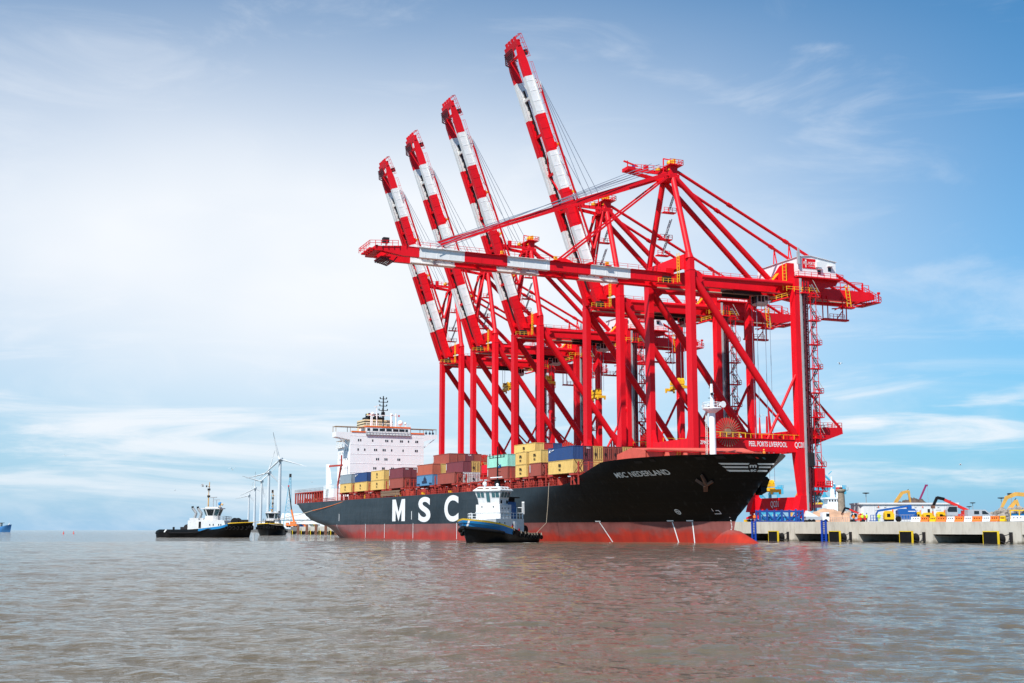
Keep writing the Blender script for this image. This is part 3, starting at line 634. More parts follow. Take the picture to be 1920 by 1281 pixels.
    # back reach details
    P1('maintenance_cradle', c, RED, lambda b: [b.bar((x, m - 4.4, 60), (x, m - 4.4, 53.6), .22) for x in (44, 45.6, 50.4, 51.6)] and b.box(44, 51.8, m - 5.2, m - 3.6, 53.3, 53.75) and b.bar((48.4, m - 4.4, 53.7), (50.4, m - 4.4, 56.2), .2))
    P1('cradle_rail', c, RED, lambda b: b.rail([(45.6, m - 5.2, 53.75), (50.4, m - 5.2, 53.75)], 1.2, 0, 1.2, .06))
    P1('yellow_ladder', c, 'safety_yellow', lambda b: b.ladder((52.6, m - 4.5, 57.4), (52.0, m - 4.5, 63.4), 1.2, sd=(1, 0, 0), step=.8, r=.07))
    P1('ladder_foot', c, RED, lambda b: b.box(50.4, 54, m - 5, m - 3.4, 56.9, 57.3))
    rt = MB()
    for y in (m - 3.5, m + 3.5): rt.bar((45, y, 64.0), (58, y, 64.4), .2); rt.bar((50, y, 62), (54, y, 64.3), .2); rt.bar((58, y, 61.9), (58, y, 64.4), .3)
    rt.build('girder_truss', RED, c)
    P1('girder_end', c, RED, lambda b: b.box(60.5, 61.3, m - 4.2, m + 4.2, 60.0, 61.4) and [b.bar((53 + k, m - 4, 59.0), (54.2 + k, m + 4, 58.0 + .16 * k), .22) for k in range(0, 10, 2)] and [b.bar((53, y, 58.2), (63.2, y, 59.5), .3) for y in (m - 3.6, m, m + 3.6)] and b.box(61.5, 63.5, m - 4, m + 4, 59.2, 59.5))
    P1('end_rail', c, RED, lambda b: b.rail([(58, m - 4.1, 61.9), (63.5, m - 4.1, 59.5), (63.5, m + 4.1, 59.5)], 1.3, 0, 1, .07))
    P1('floodlight_post', c, RED, lambda b: b.bar((62.9, m - 3.9, 59.5), (62.9, m - 3.9, 62.1), .18) and b.box(62.6, 63.3, m - 4.1, m - 3.6, 61.6, 62.2))
    for k, y in ((1, -.3), (2, s - .3)): P1('stowage_post', c, RED, lambda b: b.bar((35.3, y, 24.1), (35.3, y, 28.6), .55, .5, w2=.3, h2=.3) and b.bar((36.4, y, 24.1), (35.9, y, 30.4), .7, .5, w2=.3, h2=.3))
    P1('hatch_platform', c, RED, lambda b: [b.box(x, x + .5, .7, s - .7, 23.2, 23.8) for x in (34.5, 38.5, 43.0)] and b.box(34.5, 43.5, m - .3, m + .3, 23.1, 23.7))
    P1('platform_rail', c, RED, lambda b: b.rail([(35, -.5, 24.0), (43.6, -.5, 24.2), (43.6, s, 24.2)], 1.2, 0, 1.4, .06))
    P1('service_jib', c, RED, lambda b: b.bar((19, -.2, 20.7), (19, -.2, 26), .45, .45, w2=.2, h2=.2))
    build_boom(c, raised)
    if detail:
        t = MB(); text(t, 'PEEL PORTS LIVERPOOL', 1.22, lambda u, v: (20.9 + u, -.82, 18.75 + v), width=11.2, bold=.012)
        t.build('lettering', 'sign_white', c)
        t = MB(); text(t, 'QC01', 1.35, lambda u, v: (g - .9 + u, -1.22, 18.7 + v), width=2.8, bold=.012); t.build('lettering', 'sign_white', c)
        t = MB(); text(t, 'QC01', 1.5, lambda u, v: (g - .86, 10.6 - u, 4.1 + v), width=3.6, bold=.012); t.build('lettering', 'sign_white', c)
        t = MB(); text(t, 'ZPMC', .85, lambda u, v: (2.6 + u, -.82, 18.9 + v), width=2.4, bold=.012); t.build('lettering', 'sign_white', c)
    return c
TB = [0, 37.768, 92.507, 131.02, 164.738]
CL = ['nearest red crane, its striped boom lowered flat over the ship',
      'red crane behind the lowered boom, its raised striped boom the tallest in the photo',
      'third red crane from the near end, boom raised, between two raised booms',
      'fourth red crane from the near end, second farthest of the raised booms',
      'farthest red crane, leftmost raised striped boom beyond the ship bridge']
near_crane = build_crane(False, True); proto = build_crane(True, False)
SPR = [9.2, 39.6, 42.2, 51.0, 52.2]; SPX = [27.5, 23.7, 24.4, 24.0, 22.6]
for i in range(5):
    o = near_crane if i == 0 else proto if i == 1 else copy_tree(proto)
    o.location = Q(0, TB[i], DECK); o.rotation_euler = (0, 0, PHI); o['label'] = CL[i]
    for ch in o.children:
        if ch.name.startswith('fall_rope'):
            ch.scale = (1, 1, 59.0 - SPR[i] - 1.3); ch.location.x += SPX[i] - 23.2
def make_spreader():
    r = thing('spreader', '', 'spreader', group='yellow spreaders hanging from the cranes'); Y = 'safety_yellow'
    hb_ = MB(); hb_.box(-1.0, 1.0, -2.6, 2.6, .0, .8)
    for y in (-1.9, 1.9): hb_.lathe([(.2, -.3), (.75, -.28), (.75, .28), (.2, .3)], (-.6, y, 1.0), n=14, axis=0, sm=False); hb_.lathe([(.2, -.3), (.75, -.28), (.75, .28), (.2, .3)], (.6, y, 1.0), n=14, axis=0, sm=False)
    hb_.build('headblock', Y, r)
    f = MB(); f.box(-.9, .9, -2.8, 2.8, -1.15, -.25); f.box(-.5, .5, -4.4, 4.4, -1.3, -.7); f.build('frame', Y, r)
    for y in (-4.3, 4.3):
        for s in (-1, 1): P1('corner_arm', r, Y, lambda b: b.box(min(0, s * 1.3), max(0, s * 1.3), y - .3, y + .3, -1.5, -.7) and b.box(s * 1.3 - .2, s * 1.3 + .2, y - .25, y + .25, -2.0, -.7))
    P1('motor_box', r, 'dark_steel', lambda b: b.box(-.6, .6, -.9, .9, .81, 1.5))
    return r
SL = ['yellow spreader hung low between the nearest crane legs, half hidden by the ship bow', 'yellow spreader hanging before the landside leg behind the foremast',
      'yellow spreader between the middle crane legs, right of the wide brown diagonal', 'yellow spreader high beside the cab of the fourth crane', 'yellow spreader hanging in open sky, leftmost of them']
SL[2] = 'lowest of the three yellow spreaders hanging over the containers'
sp0 = make_spreader()
for i in range(5):
    o = sp0 if i == 0 else copy_tree(sp0)
    o.location = Q(SPX[i], TB[i] + MID, DECK + SPR[i]); o.rotation_euler = (0, 0, PHI); o['label'] = SL[i]
# ================================================================ CONTAINER SHIP (x forward, x=0 stem at waterline, y to port)
SHK = .8703; SHIP_O = Vector((47.487 * SHK, 245.7 * SHK, CAM_Z - 2.4 * SHK)); SHIP_RZ = -math.radians(90 - 25.17)
def ipl(x, xs, ys): return float(np.interp(x, xs, ys))
ZS = [-3, 0, 3.4, 4.7, 7.0, 10.2, 12.7, 14.7, 16.5, 17.5]
XST = [-9, -8.2, -7.3, -6.8, -3.2, .5, 3.4, 5.8, 7.9, 9.0]
def hb(x, z):
    HW = 18.5
    xs = ipl(z, ZS, XST); E_ = ipl(z, [-3, 0, 4, 12.3, 16.7], [85, 80, 74, 56, 45]); p = ipl(z, [-3, 4, 12.3, 16.7], [1.5, 1.65, 2.1, 2.5])
    d = xs - x
    if d <= 0: return 0.0
    w = HW * (1 - max(0, 1 - d / E_) ** p)
    xe = ipl(z, [-3, 0, 3.4, 5.8, 8.8, 12.4], [-261, -262, -264, -266, -268, -272]); Ea = ipl(z, [-3, 0, 3.4, 5.8, 8.8, 12.4], [95, 80, 60, 32, 20, 14]); pa = ipl(z, [-3, 0, 3.4, 5.8, 8.8, 12.4], [2, 2, 2.2, 3, 4, 5])
    e = x - xe
    if e <= 0: return 0.0
    return min(w, HW * (1 - max(0, 1 - e / Ea) ** pa))
def sheer(x): return ipl(x, [-300, -47, -44, -29, -20, -8, 8], [12.3, 12.25, 12.6, 16.5, 16.85, 17.0, 16.8])
hm = bpy.data.materials.new('hull_paint'); hm.use_nodes = True; M['hull_paint'] = hm
def hull_material():
    t = hm.node_tree; b = t.nodes['Principled BSDF']; b.inputs['Roughness'].default_value = .36; b.inputs['Specular IOR Level'].default_value = .2
    co = N('ShaderNodeTexCoord', t); sx = N('ShaderNodeSeparateXYZ', t); L(co.outputs['Object'], sx.inputs[0], t)
    def noise(scale, sc=(1, 1, 1), det=7):
        mp = N('ShaderNodeMapping', t); mp.inputs['Scale'].default_value = sc; L(co.outputs['Object'], mp.inputs[0], t)
        n = N('ShaderNodeTexNoise', t); n.inputs['Scale'].default_value = scale; n.inputs['Detail'].default_value = det; n.inputs['Roughness'].default_value = .62; L(mp.outputs[0], n.inputs[0], t); return n.outputs[0]
    def mr(v, a, b_, c=0, d=1):
        n = N('ShaderNodeMapRange', t); n.inputs[1].default_value = a; n.inputs[2].default_value = b_; n.inputs[3].default_value = c; n.inputs[4].default_value = d; L(v, n.inputs[0], t); return n.outputs[0]
    def mix(f, a, c):
        n = N('ShaderNodeMixRGB', t); L(f, n.inputs[0], t)
        for i, v in ((1, a), (2, c)):
            if isinstance(v, tuple): n.inputs[i].default_value = (*v, 1)
            else: L(v, n.inputs[i], t)
        return n.outputs[0]
    fade = mr(sx.outputs[0], -75, -40, 1, 0)                         # chalked paint plus painted sheen along the body, flare shade painted black at bow
    blk = mix(mr(noise(.10, (.4, 1, 1.6)), .35, .7), (.0012, .0016, .0026), (.0035, .0045, .0065))
    chalk_sheen = mix(mr(noise(.13, (.35, 1, 2)), .35, .68), (.015, .0195, .024), (.032, .040, .047))
    fn = N('ShaderNodeMath', t, operation='MULTIPLY'); L(fade, fn.inputs[0], t); L(mr(noise(.06), .25, .5), fn.inputs[1], t)
    top = mix(fn.outputs[0], blk, chalk_sheen)
    top = mix(mr(noise(.9, (1.2, 1, .10)), .58, .80, 0, .40), top, (.075, .072, .07))   # run-down streaks
    top = mix(mr(noise(.7, (2.2, 1, .07), 9), .64, .78, 0, .5), top, (.07, .035, .02))     # rust weeps
    wv = N('ShaderNodeTexWave', t, wave_type='BANDS', bands_direction='Z'); wv.inputs['Scale'].default_value = .14; L(co.outputs['Object'], wv.inputs[0], t)
    top = mix(mr(wv.outputs['Fac'], .985, 1.0, 0, .45), top, (.012, .013, .014))             # strake seams
    red = mix(mr(noise(.35, (1, 1, .25)), .35, .70), (.44, .038, .022), (.30, .028, .02))
    worn = mix(mr(noise(.5, (.6, 1, .35)), .30, .62), (.15, .06, .055), (.24, .10, .09))
    zf = N('ShaderNodeMath', t, operation='ADD'); L(sx.outputs[2], zf.inputs[0], t); L(mr(noise(.4, (.4, 1, 1)), .3, .7, -1.0, 1.0), zf.inputs[1], t)
    red = mix(mr(zf.outputs[0], 1.1, 2.6, 0, .85), red, worn)
    red = mix(mr(noise(1.4, (1, 1, .06)), .58, .75, 0, .45), red, (.16, .04, .035))
    wt = mix(mr(noise(.8, (1, 1, .1)), .5, .75, 0, .4), (.80, .79, .76), (.5, .48, .45))
    lt = N('ShaderNodeMath', t, operation='LESS_THAN'); lt.inputs[1].default_value = 4.1; L(sx.outputs[2], lt.inputs[0], t)
    L(mix(lt.outputs[0], top, red), b.inputs['Base Color'], t)
    bp = N('ShaderNodeBump', t); bp.inputs['Strength'].default_value = .25; bp.inputs['Distance'].default_value = .3
    L(noise(.28, (1, 1, 1), 2), bp.inputs['Height'], t); L(bp.outputs[0], b.inputs['Normal'], t)
hull_material()
ship = thing('container_ship', 'long black hulled container ship with red waterline and white bridge', 'container ship', SHIP_O, SHIP_RZ); ship.scale = (SHK,) * 3
def make_hull():
    xs = sorted(set([-272 + .0] + list(np.linspace(-271.5, -262, 9)) + list(np.linspace(-261, -200, 26)) + list(np.linspace(-195, -80, 12)) + list(np.linspace(-77, -10, 46)) + list(np.linspace(-9, 9, 37))))
    zl = [-2.5, -1, 0, 1, 2, 3, 3.6, 4.1, 5, 6, 7.5, 9, 10.5, 12.0]
    nz = len(zl) + 8
    v, idx = [], {}
    for sd in (-1, 1):
        for i, x in enumerate(xs):
            top = sheer(x)
            zs = zl + [12.0 + (top - 12.0) * k / 8 for k in range(1, 9)]
            for j, z in enumerate(zs):
                xx = min(x, ipl(z, ZS, XST)); xx = max(xx, ipl(z, [-3, 0, 3.4, 5.8, 8.8, 12.4], [-261, -262, -264, -266, -268, -272]))
                v.append((xx, sd * hb(xx, z), z)); idx[sd, i, j] = len(v) - 1
    f = []
    for sd in (-1, 1):
        for i in range(len(xs) - 1):
            for j in range(nz - 1):
                q = (idx[sd, i, j], idx[sd, i + 1, j], idx[sd, i + 1, j + 1], idx[sd, i, j + 1]); f.append(q if sd < 0 else q[::-1])
    mb = MB(); mb.add(v, f, 0, True)
    # deck a little below the rail
    dk = [(x, min(0, -hb(x, sheer(x) - (.35 if x < -46 else 1.5)) + .15), sheer(x) - (.35 if x < -46 else 1.5)) for x in xs]
    n = len(dk); mb.add(dk + [(x, -y, z) for x, y, z in dk], [(i, i + 1, n + i + 1, n + i) for i in range(n - 1)], 1)
    mb.add([(-271.6, -16.0, 12.0), (-271.6, 16, 12.0), (-271.6, 16, 12.31), (-271.6, -16, 12.31)], [(0, 1, 2, 3)], 0)
    # bulb
    prof = [(.02, 2.3, -1.9), (.8, 1.8, -1.1), (1.5, .8, -.45), (2.0, -1.0, .35), (2.25, -3.4, 1.26), (2.3, -6, 2.2), (2.2, -9, 2.6), (1.6, -16, 1.5), (.8, -26, 0)]
    nb = 18; bv = []
    for r_, x, zt in prof:
        for k in range(nb):
            a = 6.2831853 * k / nb; bv.append((x, r_ * math.cos(a), -2.25 + math.sin(a) * (zt + 2.25)))
    mb.add(bv, [(j * nb + i, j * nb + (i + 1) % nb, (j + 1) * nb + (i + 1) % nb, (j + 1) * nb + i) for j in range(len(prof) - 1) for i in range(nb)], 0, True)
    o = mb.build('hull', ['hull_paint', 'ship_red'], ship); return o
hull = make_hull()
def on_hull(x, z, e=.05): return (x, -hb(x, z) - e, z)
def hull_quad(mb, pts, m=0, k=10, e=.05):
    """a painted band between two (x,z) polylines given by corner points, draped over the plating"""
    (a, b, c, d) = pts; v = []
    for i in range(k + 1):
        t = i / k; v += [on_hull(a[0] + (b[0] - a[0]) * t, a[1] + (b[1] - a[1]) * t, e), on_hull(d[0] + (c[0] - d[0]) * t, d[1] + (c[1] - d[1]) * t, e)]
    mb.add(v, [(2 * i, 2 * i + 2, 2 * i + 3, 2 * i + 1) for i in range(k)], m)
def hull_text(name, body, xc, zc, height, width, mat_='sign_white', bold=.02, slope=0, e=.07):
    t = MB(); text(t, body, height, lambda u, v: on_hull(xc + u, zc + v + slope * u, e), width=width, bold=bold); return t.build(name, mat_, hull)

for ch, x0, x1 in (('M', -156.6, -145.7), ('S', -134.8, -125.4), ('C', -115.2, -105.3)):
    if ch == 'M':
        t = MB(); w, h, q = x1 - x0, 6.42, 2.9
        for poly in ([(0, 0), (q, 0), (q, h), (0, h)], [(w - q, 0), (w, 0), (w, h), (w - q, h)], [(q, h), (q, h * .52), (w / 2, 0), (w / 2, h * .42)], [(w - q, h), (w / 2, h * .42), (w / 2, 0), (w - q, h * .52)]):
            t.add([on_hull(x0 + a, 4.98 + b, .07) for a, b in poly], [tuple(range(len(poly)))])
        t.build('hull_letter', 'sign_white', hull); continue
    hull_text('hull_letter', ch, (x0 + x1) / 2, 4.98, 6.45, x1 - x0, bold=.03)
hull_text('ship_name', 'MSC', -25.1, 13.22, .98, 3.3, bold=.02, slope=.02); hull_text('ship_name', 'NEDERLAND', -17.9, 13.36, .98, 9.6, bold=.02, slope=.02)
st = MB()
for (a, b, c, d) in (((-2.3, 15.32), (6.25, 14.98), (6.0, 14.7), (-2.1, 14.98)), ((-2.25, 14.68), (5.3, 14.42), (5.05, 14.14), (-2.0, 14.34)), ((-2.2, 14.02), (4.35, 13.78), (4.1, 13.46), (-1.9, 13.66))):
    hull_quad(st, (a, b, c, d), k=24)
st.build('bow_stripe', 'sign_white', hull)
lg = MB(); n_ = 24
def lmap(u, v, e=.09): return on_hull(2.62 + u * .84 + v * .78, 14.33 + v * 1.06, e)
def ldisc(r0, m, e):
    ring = [lmap(math.cos(6.2832 * k / n_) * r0, math.sin(6.2832 * k / n_) * r0, e) for k in range(n_)]; lg.add([lmap(0, 0, e)] + ring, [(0, 1 + k, 1 + (k + 1) % n_) for k in range(n_)], m)
ldisc(1.0, 0, .12)
text(lg, 'm', .62, lambda u, v: lmap(u, v + .0, .16), 1, width=1.3, bold=.03); text(lg, 'sc', .52, lambda u, v: lmap(u, v - .72, .16), 1, width=1.1, bold=.03)
lg.build('bow_emblem', ['black', 'sign_white'], hull)
an = MB(); F_ = lambda x, z, e: on_hull(x, z, e)
an.bar(F_(-6.3, 11.9, .3), F_(-8.3, 11.0, .5), .5); an.bar(F_(-8.3, 11.0, .5), F_(-8.9, 10.2, .35), .7); an.bar(F_(-8.2, 11.0, .5), F_(-9.2, 12.3, .35), .55, w2=.2); an.bar(F_(-7.9, 11.1, .5), F_(-7.2, 13.2, .35), .6, w2=.2); an.bar(F_(-8.9, 10.2, .4), F_(-8.0, 11.2, .5), .8)
an.build('anchor', 'anchor_rust', ship)
P1('anchor', ship, 'black', lambda b: b.bar((1.2, hb(1.2, 12.2) + .3, 12.4), (-.6, hb(-.6, 10.2) + .9, 9.8), 1.5, 1.1) and b.bar((-1.8, hb(-1.8, 9.6) + .9, 9.6), (.9, hb(.9, 10.4) + 1.3, 10.2), 1.2, .9))
mk = MB()
def line(p, q, w=.22, k=6): hull_quad(mk, ((p[0] - w / 2, p[1]), (q[0] - w / 2, q[1]), (q[0] + w / 2, q[1]), (p[0] + w / 2, p[1])), k=k)
line((-41.2, 4.1), (-39.0, -.3), .26); line((-21.5, 4.0), (-21.0, -.4), .24); line((-16.7, 4.0), (-17.1, -.5), .24)
for x in (-212, -181.5, -163.5, -139, -106.5): line((x, 4.3), (x, 0), .28)
for x in (-209.5, -140.3): line((x, 7.8), (x, 5.4), .4)
for x in (-41.5, -21.9, -17.2): hull_quad(mk, ((x - .8, 4.18), (x + .8, 4.18), (x + .8, 4.4), (x - .8, 4.4)), k=3)
for k in range(18):
    t = k / 17; x = -7.95 - max(0, t - .4) * 3.1; z = 4.8 - 5 * t; hull_quad(mk, ((x - .1, z), (x + .1, z), (x + .1, z + .14), (x - .1, z + .14)), k=1)
ring = [(math.cos(6.2832 * k / 20), math.sin(6.2832 * k / 20)) for k in range(20)]
for k in range(20):
    (a, b), (c, d) = ring[k], ring[(k + 1) % 20]; mk.add([on_hull(-18.57 + a * .62, 6.1 + b * .55), on_hull(-18.57 + c * .62, 6.1 + d * .55), on_hull(-18.57 + c * .46, 6.1 + d * .40), on_hull(-18.57 + a * .46, 6.1 + b * .40)], [(0, 1, 2, 3)])
line((-19.0, 6.4), (-18.1, 5.8), .14); line((-18.57, 6.55), (-18.57, 5.65), .12); hull_quad(mk, ((-19.1, 6.05), (-18.05, 6.05), (-18.05, 6.17), (-19.1, 6.17)), k=2)
for p, q in (((-10.6, 6.65), (-10.6, 6.1)), ((-10.0, 6.2), (-9.3, 6.2)), ((-9.35, 6.2), (-9.25, 5.6)), ((-10.7, 5.55), (-9.3, 5.55))):
    if p[0] == q[0] or abs(p[1] - q[1]) > .3: line(p, q, .14)
    else: hull_quad(mk, ((p[0], p[1]), (q[0], q[1]), (q[0], q[1] + .13), (p[0], p[1] + .13)), k=2)
mk.build('draft_mark', 'sign_white', hull)
for x, z, w, h, m in ((-4.35, 16.25, .9, .30, 'dark_steel'), (-.93, 16.34, .8, .30, 'dark_steel'), (3.6, 16.25, .45, .30, 'dark_steel'), (4.5, 16.05, .16, .16, 'machine_red'), (5.4, 15.95, .16, .2, 'glass_blue'), (-17.8, 16.0, 1.0, .25, 'dark_steel'), (-14.2, 16.2, .6, .25, 'dark_steel')):
    f = MB(); hull_quad(f, ((x - w, z - h), (x + w, z - h), (x + w, z + h), (x - w, z + h)), k=5, e=.08); f.build('fairlead', m, ship)
# rails and coaming along the main deck
P1('hatch_coaming', ship, ['ship_red', 'dark_steel'], lambda b: b.box(-212, -47, -14.6, 14.6, 12.05, 14.3) and [b.box(x, x + .5, -14.75, -14.6, 12.1, 14.3) for x in np.arange(-210, -48, 2.6)] and b.box(-47, -38, -12.5, 12.5, 13, 14.3))
BAYS = [(-209.5, 12.2), (-193.5, 12.2), (-177.2, 12.2), (-160.3, 12.2), (-136.7, 12.2), (-120.7, 12.2), (-87.1, 12.2), (-70.5, 6.06), (-62.9, 6.06), (-53.1, 12.2)]
xs_ = sorted(sum([[b, b + l] for b, l in BAYS], [])) + [-104, -98, -92]
for x in xs_:
    sg = -1 if x in [b + l for b, l in BAYS] else 1
    P1('container_pedestal', ship, 'ship_red', lambda b: b.bar((x + sg * .2, -18.0, 12.2), (x + sg * .6, -18.0, 14.6), .4) and b.bar((x + sg * 1.7, -18.0, 12.2), (x + sg * 1.4, -18.0, 14.6), .4) and b.box(min(x - sg * .2, x + sg * 2.0), max(x - sg * .2, x + sg * 2.0), -18.45, -14.5, 14.3, 14.72))
P1('deck_rail', ship, 'ship_red', lambda b: b.rail([(-212, -18.35, 12.3), (-48, -18.35, 12.3)], 1.15, 0, 1.6, .04, 3))
rg = random.Random(4)
for k in range(34):
    x = -206 + k * 4.75 + rg.uniform(-1, 1); w = rg.uniform(.3, 1.0)
    P1('deck_fitting', ship, rg.choice(['ship_red', 'ship_salmon', 'safety_yellow', 'dark_steel', 'ship_red']), lambda b: b.box(x, x + w, -17.6, -16.6, 12.3, 12.3 + rg.uniform(.7, 1.9)))
for x in (-213.3, -196.4, -180.2, -163.8, -147.0, -143.5, -123.5, -107.5, -74.2, -64, -55.2, -39.6):
    P1('lashing_bridge', ship, 'ship_red', lambda b: [b.bar((x + .6, y, 12.2), (x + .6, y, 17.2), .28) for y in (-18.2, -15.7, -10.7, -5.7)] and b.box(x + .2, x + 1.0, -18.4, 14, 14.75, 14.9) and b.rail([(x + .6, -18.3, 15.9), (x + .6, 10, 15.9)], 1.1, 0, 2.6, .05))
P1('lashing_rod', ship, 'dark_steel', lambda b: [b.bar((x + .08, -18.3, 14.8), (x + .08, -16.1, 17.8), .09) and b.bar((x + .08, -16.1, 14.8), (x + .08, -18.3, 17.8), .09) for x in (-148.05, -108.4, -56.8, -40.8)])
P1('gangway', ship, 'spoke_brown', lambda b: [b.bar((x, -18.45, 12.8), (x + .7, -18.45, 14.0), .14) and b.bar((x + .7, -18.45, 12.8), (x, -18.45, 14.0), .14) for x in np.arange(-167.6, -151, .7)] and b.bar((-167.6, -18.45, 14.05), (-150.4, -18.45, 14.05), .2) and b.bar((-167.6, -18.45, 12.75), (-150.4, -18.45, 12.75), .2))
# superstructure
FX = -215.2
hs_ = MB(); hs_.box(-229, FX, -13.3, 14, 12.2, 31.0); hs_.box(-221.5, FX, -13.3, 14, 31.01, 36.0)
hs_.add([(x, y, z) for x in (-219.5, FX + .01) for y, z in ((-18.5, 34.3), (-13.4, 33.4), (-13.0, 31.5), (-13.0, 36.0), (-18.5, 36.0))], [(0, 1, 2, 3, 4), (9, 8, 7, 6, 5)] + [(i, 5 + i, 5 + (i + 1) % 5, (i + 1) % 5) for i in range(5)])
hs_.add([(x, y, z) for x in (-219.5, FX + .01) for y, z in ((19.0, 34.7), (14.1, 33.7), (13.7, 31.5), (13.7, 36.0), (19.0, 36.0))], [(4, 3, 2, 1, 0), (5, 6, 7, 8, 9)] + [((i + 1) % 5, 5 + (i + 1) % 5, 5 + i, i) for i in range(5)])
hs_.box(-229.4, -229, -13.3, 14, 12.2, 27.5)
sup = hs_.build('superstructure', 'ship_white', ship)
wh = MB(); wh.box(-223, FX + .05, -7.6, 8.8, 36.02, 38.2); who = wh.build('wheelhouse', 'ship_white', ship)
P1('orange_band', who, 'orange', lambda b: b.box(-223.1, FX + .16, -7.7, 8.9, 37.95, 38.45))
for y0, y1 in ((-12.9, -7.75), (8.95, 14.1)): P1('orange_band', sup, 'orange', lambda b: b.box(FX - .3, FX + .15, y0, y1, 36.02, 36.5))
for y in (-7.2, -5.2, -2.7, -.2, 2.3, 4.6, 6.9):
    P1('bridge_window', who, 'glass_dark', lambda b: b.box(FX + .05, FX + .10, y, y + (1.0 if y in (-7.2, 6.9) else 2.0), 36.75, 37.6))
t = MB(); text(t, 'MSC NEDERLAND', .34, lambda u, v: (FX + .09, .6 + u, 37.66 + v * .8), width=4.6); t.build('name_plate', 'black', who)
P1('bridge_rail', sup, 'walk_grey', lambda b: b.rail([(FX + .3, -7.6, 35.4), (FX + .3, 8.8, 35.4)], 1.2, 0, 1.1, .05, 3) and b.box(FX + .02, FX + .5, -7.7, 8.9, 35.25, 35.38))
def windows(row, z, xs):
    for X in xs:
        y = -13.1 + (X - 485) * 27.2 / 568
        P1('cabin_window', sup, 'glass_dark', lambda b: b.box(FX - .1, FX + .06, y - .22, y + .22, z - .38, z + .38))
windows(1, 33.35, (543, 559, 651, 752, 766, 799, 867, 880, 929, 987, 1000)); windows(2, 30.1, (541, 591, 667, 681, 733, 747, 798, 887, 985, 998))
windows(3, 26.9, (683, 697, 748, 762, 848, 861)); windows(4, 23.7, (663, 677, 730, 742, 800, 813))
for z in (34.8, 31.7, 28.5, 25.3, 22.1): P1('deck_seam', sup, 'ship_white', lambda b: b.box(FX - .2, FX + .05, -13.25, 13.95, z, z + .09))
for x in (-218, -220.5, -224, -226.5):
    for z in (30.1 if x > -222 else 29.2, 26.9, 23.7): P1('cabin_window', sup, 'glass_dark', lambda b: b.box(x - .22, x + .22, -13.36, -13.2, z - .38, z + .38))
for y0, y1 in ((-18.5, -7.8), (9, 19.0)):
    P1('wing_awning', sup, 'wood', lambda b: b.box(-219.5, FX - .4, y0, y1, 37.9, 38.06) and [b.bar((x, y, 36.0), (x, y, 37.9), .16) for x in (-219.2, FX - .6) for y in (y0 + .15, (y0 + y1) / 2, y1 - .15)])
    s_ = -1 if y0 < 0 else 1
    P1('wing_stay', sup, 'ship_white', lambda b: b.bar((FX - .6, (y0 if s_ < 0 else y1) - s_ * .8, 34.4), (FX - .6, s_ * 14.0, 31.2), .22))
P1('aft_balcony', sup, ['ship_white', 'wood'], lambda b: b.box(-229.5, -222, -14.0, 13, 31.05, 31.2) and b.box(-229, -222.5, -14, -8, 33.5, 33.62, 1) and b.rail([(-222, -14, 31.2), (-229.4, -14, 31.2)], 1.1, 0, 1.2, .06) and [b.bar((x, -13.9, 31.2), (x, -13.9, 33.5), .14) for x in (-229, -225.5, -222.6)])
fn = MB(); fn.box(-238, -229.5, -3.5, 7.2, 30, 42.0); fno = fn.build('funnel', 'cream', ship)
for z in (40.2, 41.1): P1('funnel_band', fno, 'black', lambda b: b.box(-238.05, -229.44, -3.56, 7.26, z, z + .28))
P1('funnel_top', fno, 'black', lambda b: b.box(-237, -231, -1.8, 4.6, 42.01, 43.1) and [b.tube((x, y, 43), (x, y, 44.6), .45) for x in (-236, -233) for y in (-.5, 2.8)])
P1('engine_casing', ship, 'ship_white', lambda b: b.box(-240, -229.6, -9, 10, 12.2, 30))
am = MB(); am.tube((-227, 2.7, 36), (-227, 2.7, 50.4), .35, r2=.2)
for z, w in ((45.2, 1.6), (46.8, 1.3), (48.2, 1.6), (49.4, 1.2)): am.bar((-227, 2.7 - w, z), (-227, 2.7 + w, z), .22); am.bar((-227, 2.7 - w, z), (-227, 2.7 - w, z + .6), .3); am.bar((-227, 2.7 + w, z), (-227, 2.7 + w, z + .6), .3)
am.box(-227.5, -226.5, 2.2, 3.2, 43, 44.6); am.bar((-227, 1.6, 42.5), (-227, 2.6, 46.6), .12); am.build('aft_mast', 'black', ship)
rm = MB()
for y in (-4.9, -2.8): rm.tube((-218, y, 38.2), (-218, y, 43.2), .22)
for y in (2.4, 4.4): rm.tube((-218, y, 38.2), (-218, y, 43.4), .22)
rm.bar((-218, -6.6, 42.4), (-218, 5.2, 42.6), .3); rm.bar((-218, -3.0, 43), (-218, -3.0, 45.6), .25); rm.bar((-218, -4.0, 45.4), (-218, -2.0, 46), .35); rm.build('radar_mast', 'ship_white', ship)
for y, z, r_ in ((-4.6, 42.9, .65), (5.9, 40.0, .95), (7.8, 39.9, .45), (2.6, 42.9, .4)): P1('satellite_dome', ship, 'ship_white', lambda b: b.ball((-217.5, y, z), r_) and b.tube((-217.5, y, 38.2), (-217.5, y, z - r_ * .8), .15))
for y, m_ in ((-6.5, 'flag_yellow'), (-5.6, 'flag_red'), (4.2, 'flag_yellow'), (5.2, 'flag_red')): P1('signal_flag', ship, m_, lambda b: b.box(-218.03, -217.97, y, y + .55, 42.2, 42.9))
P1('roof_rail', who, 'ship_white', lambda b: b.rail([(FX, -7.6, 38.45), (FX, 8.8, 38.45)], 1.1, 0, 1.4, .05))
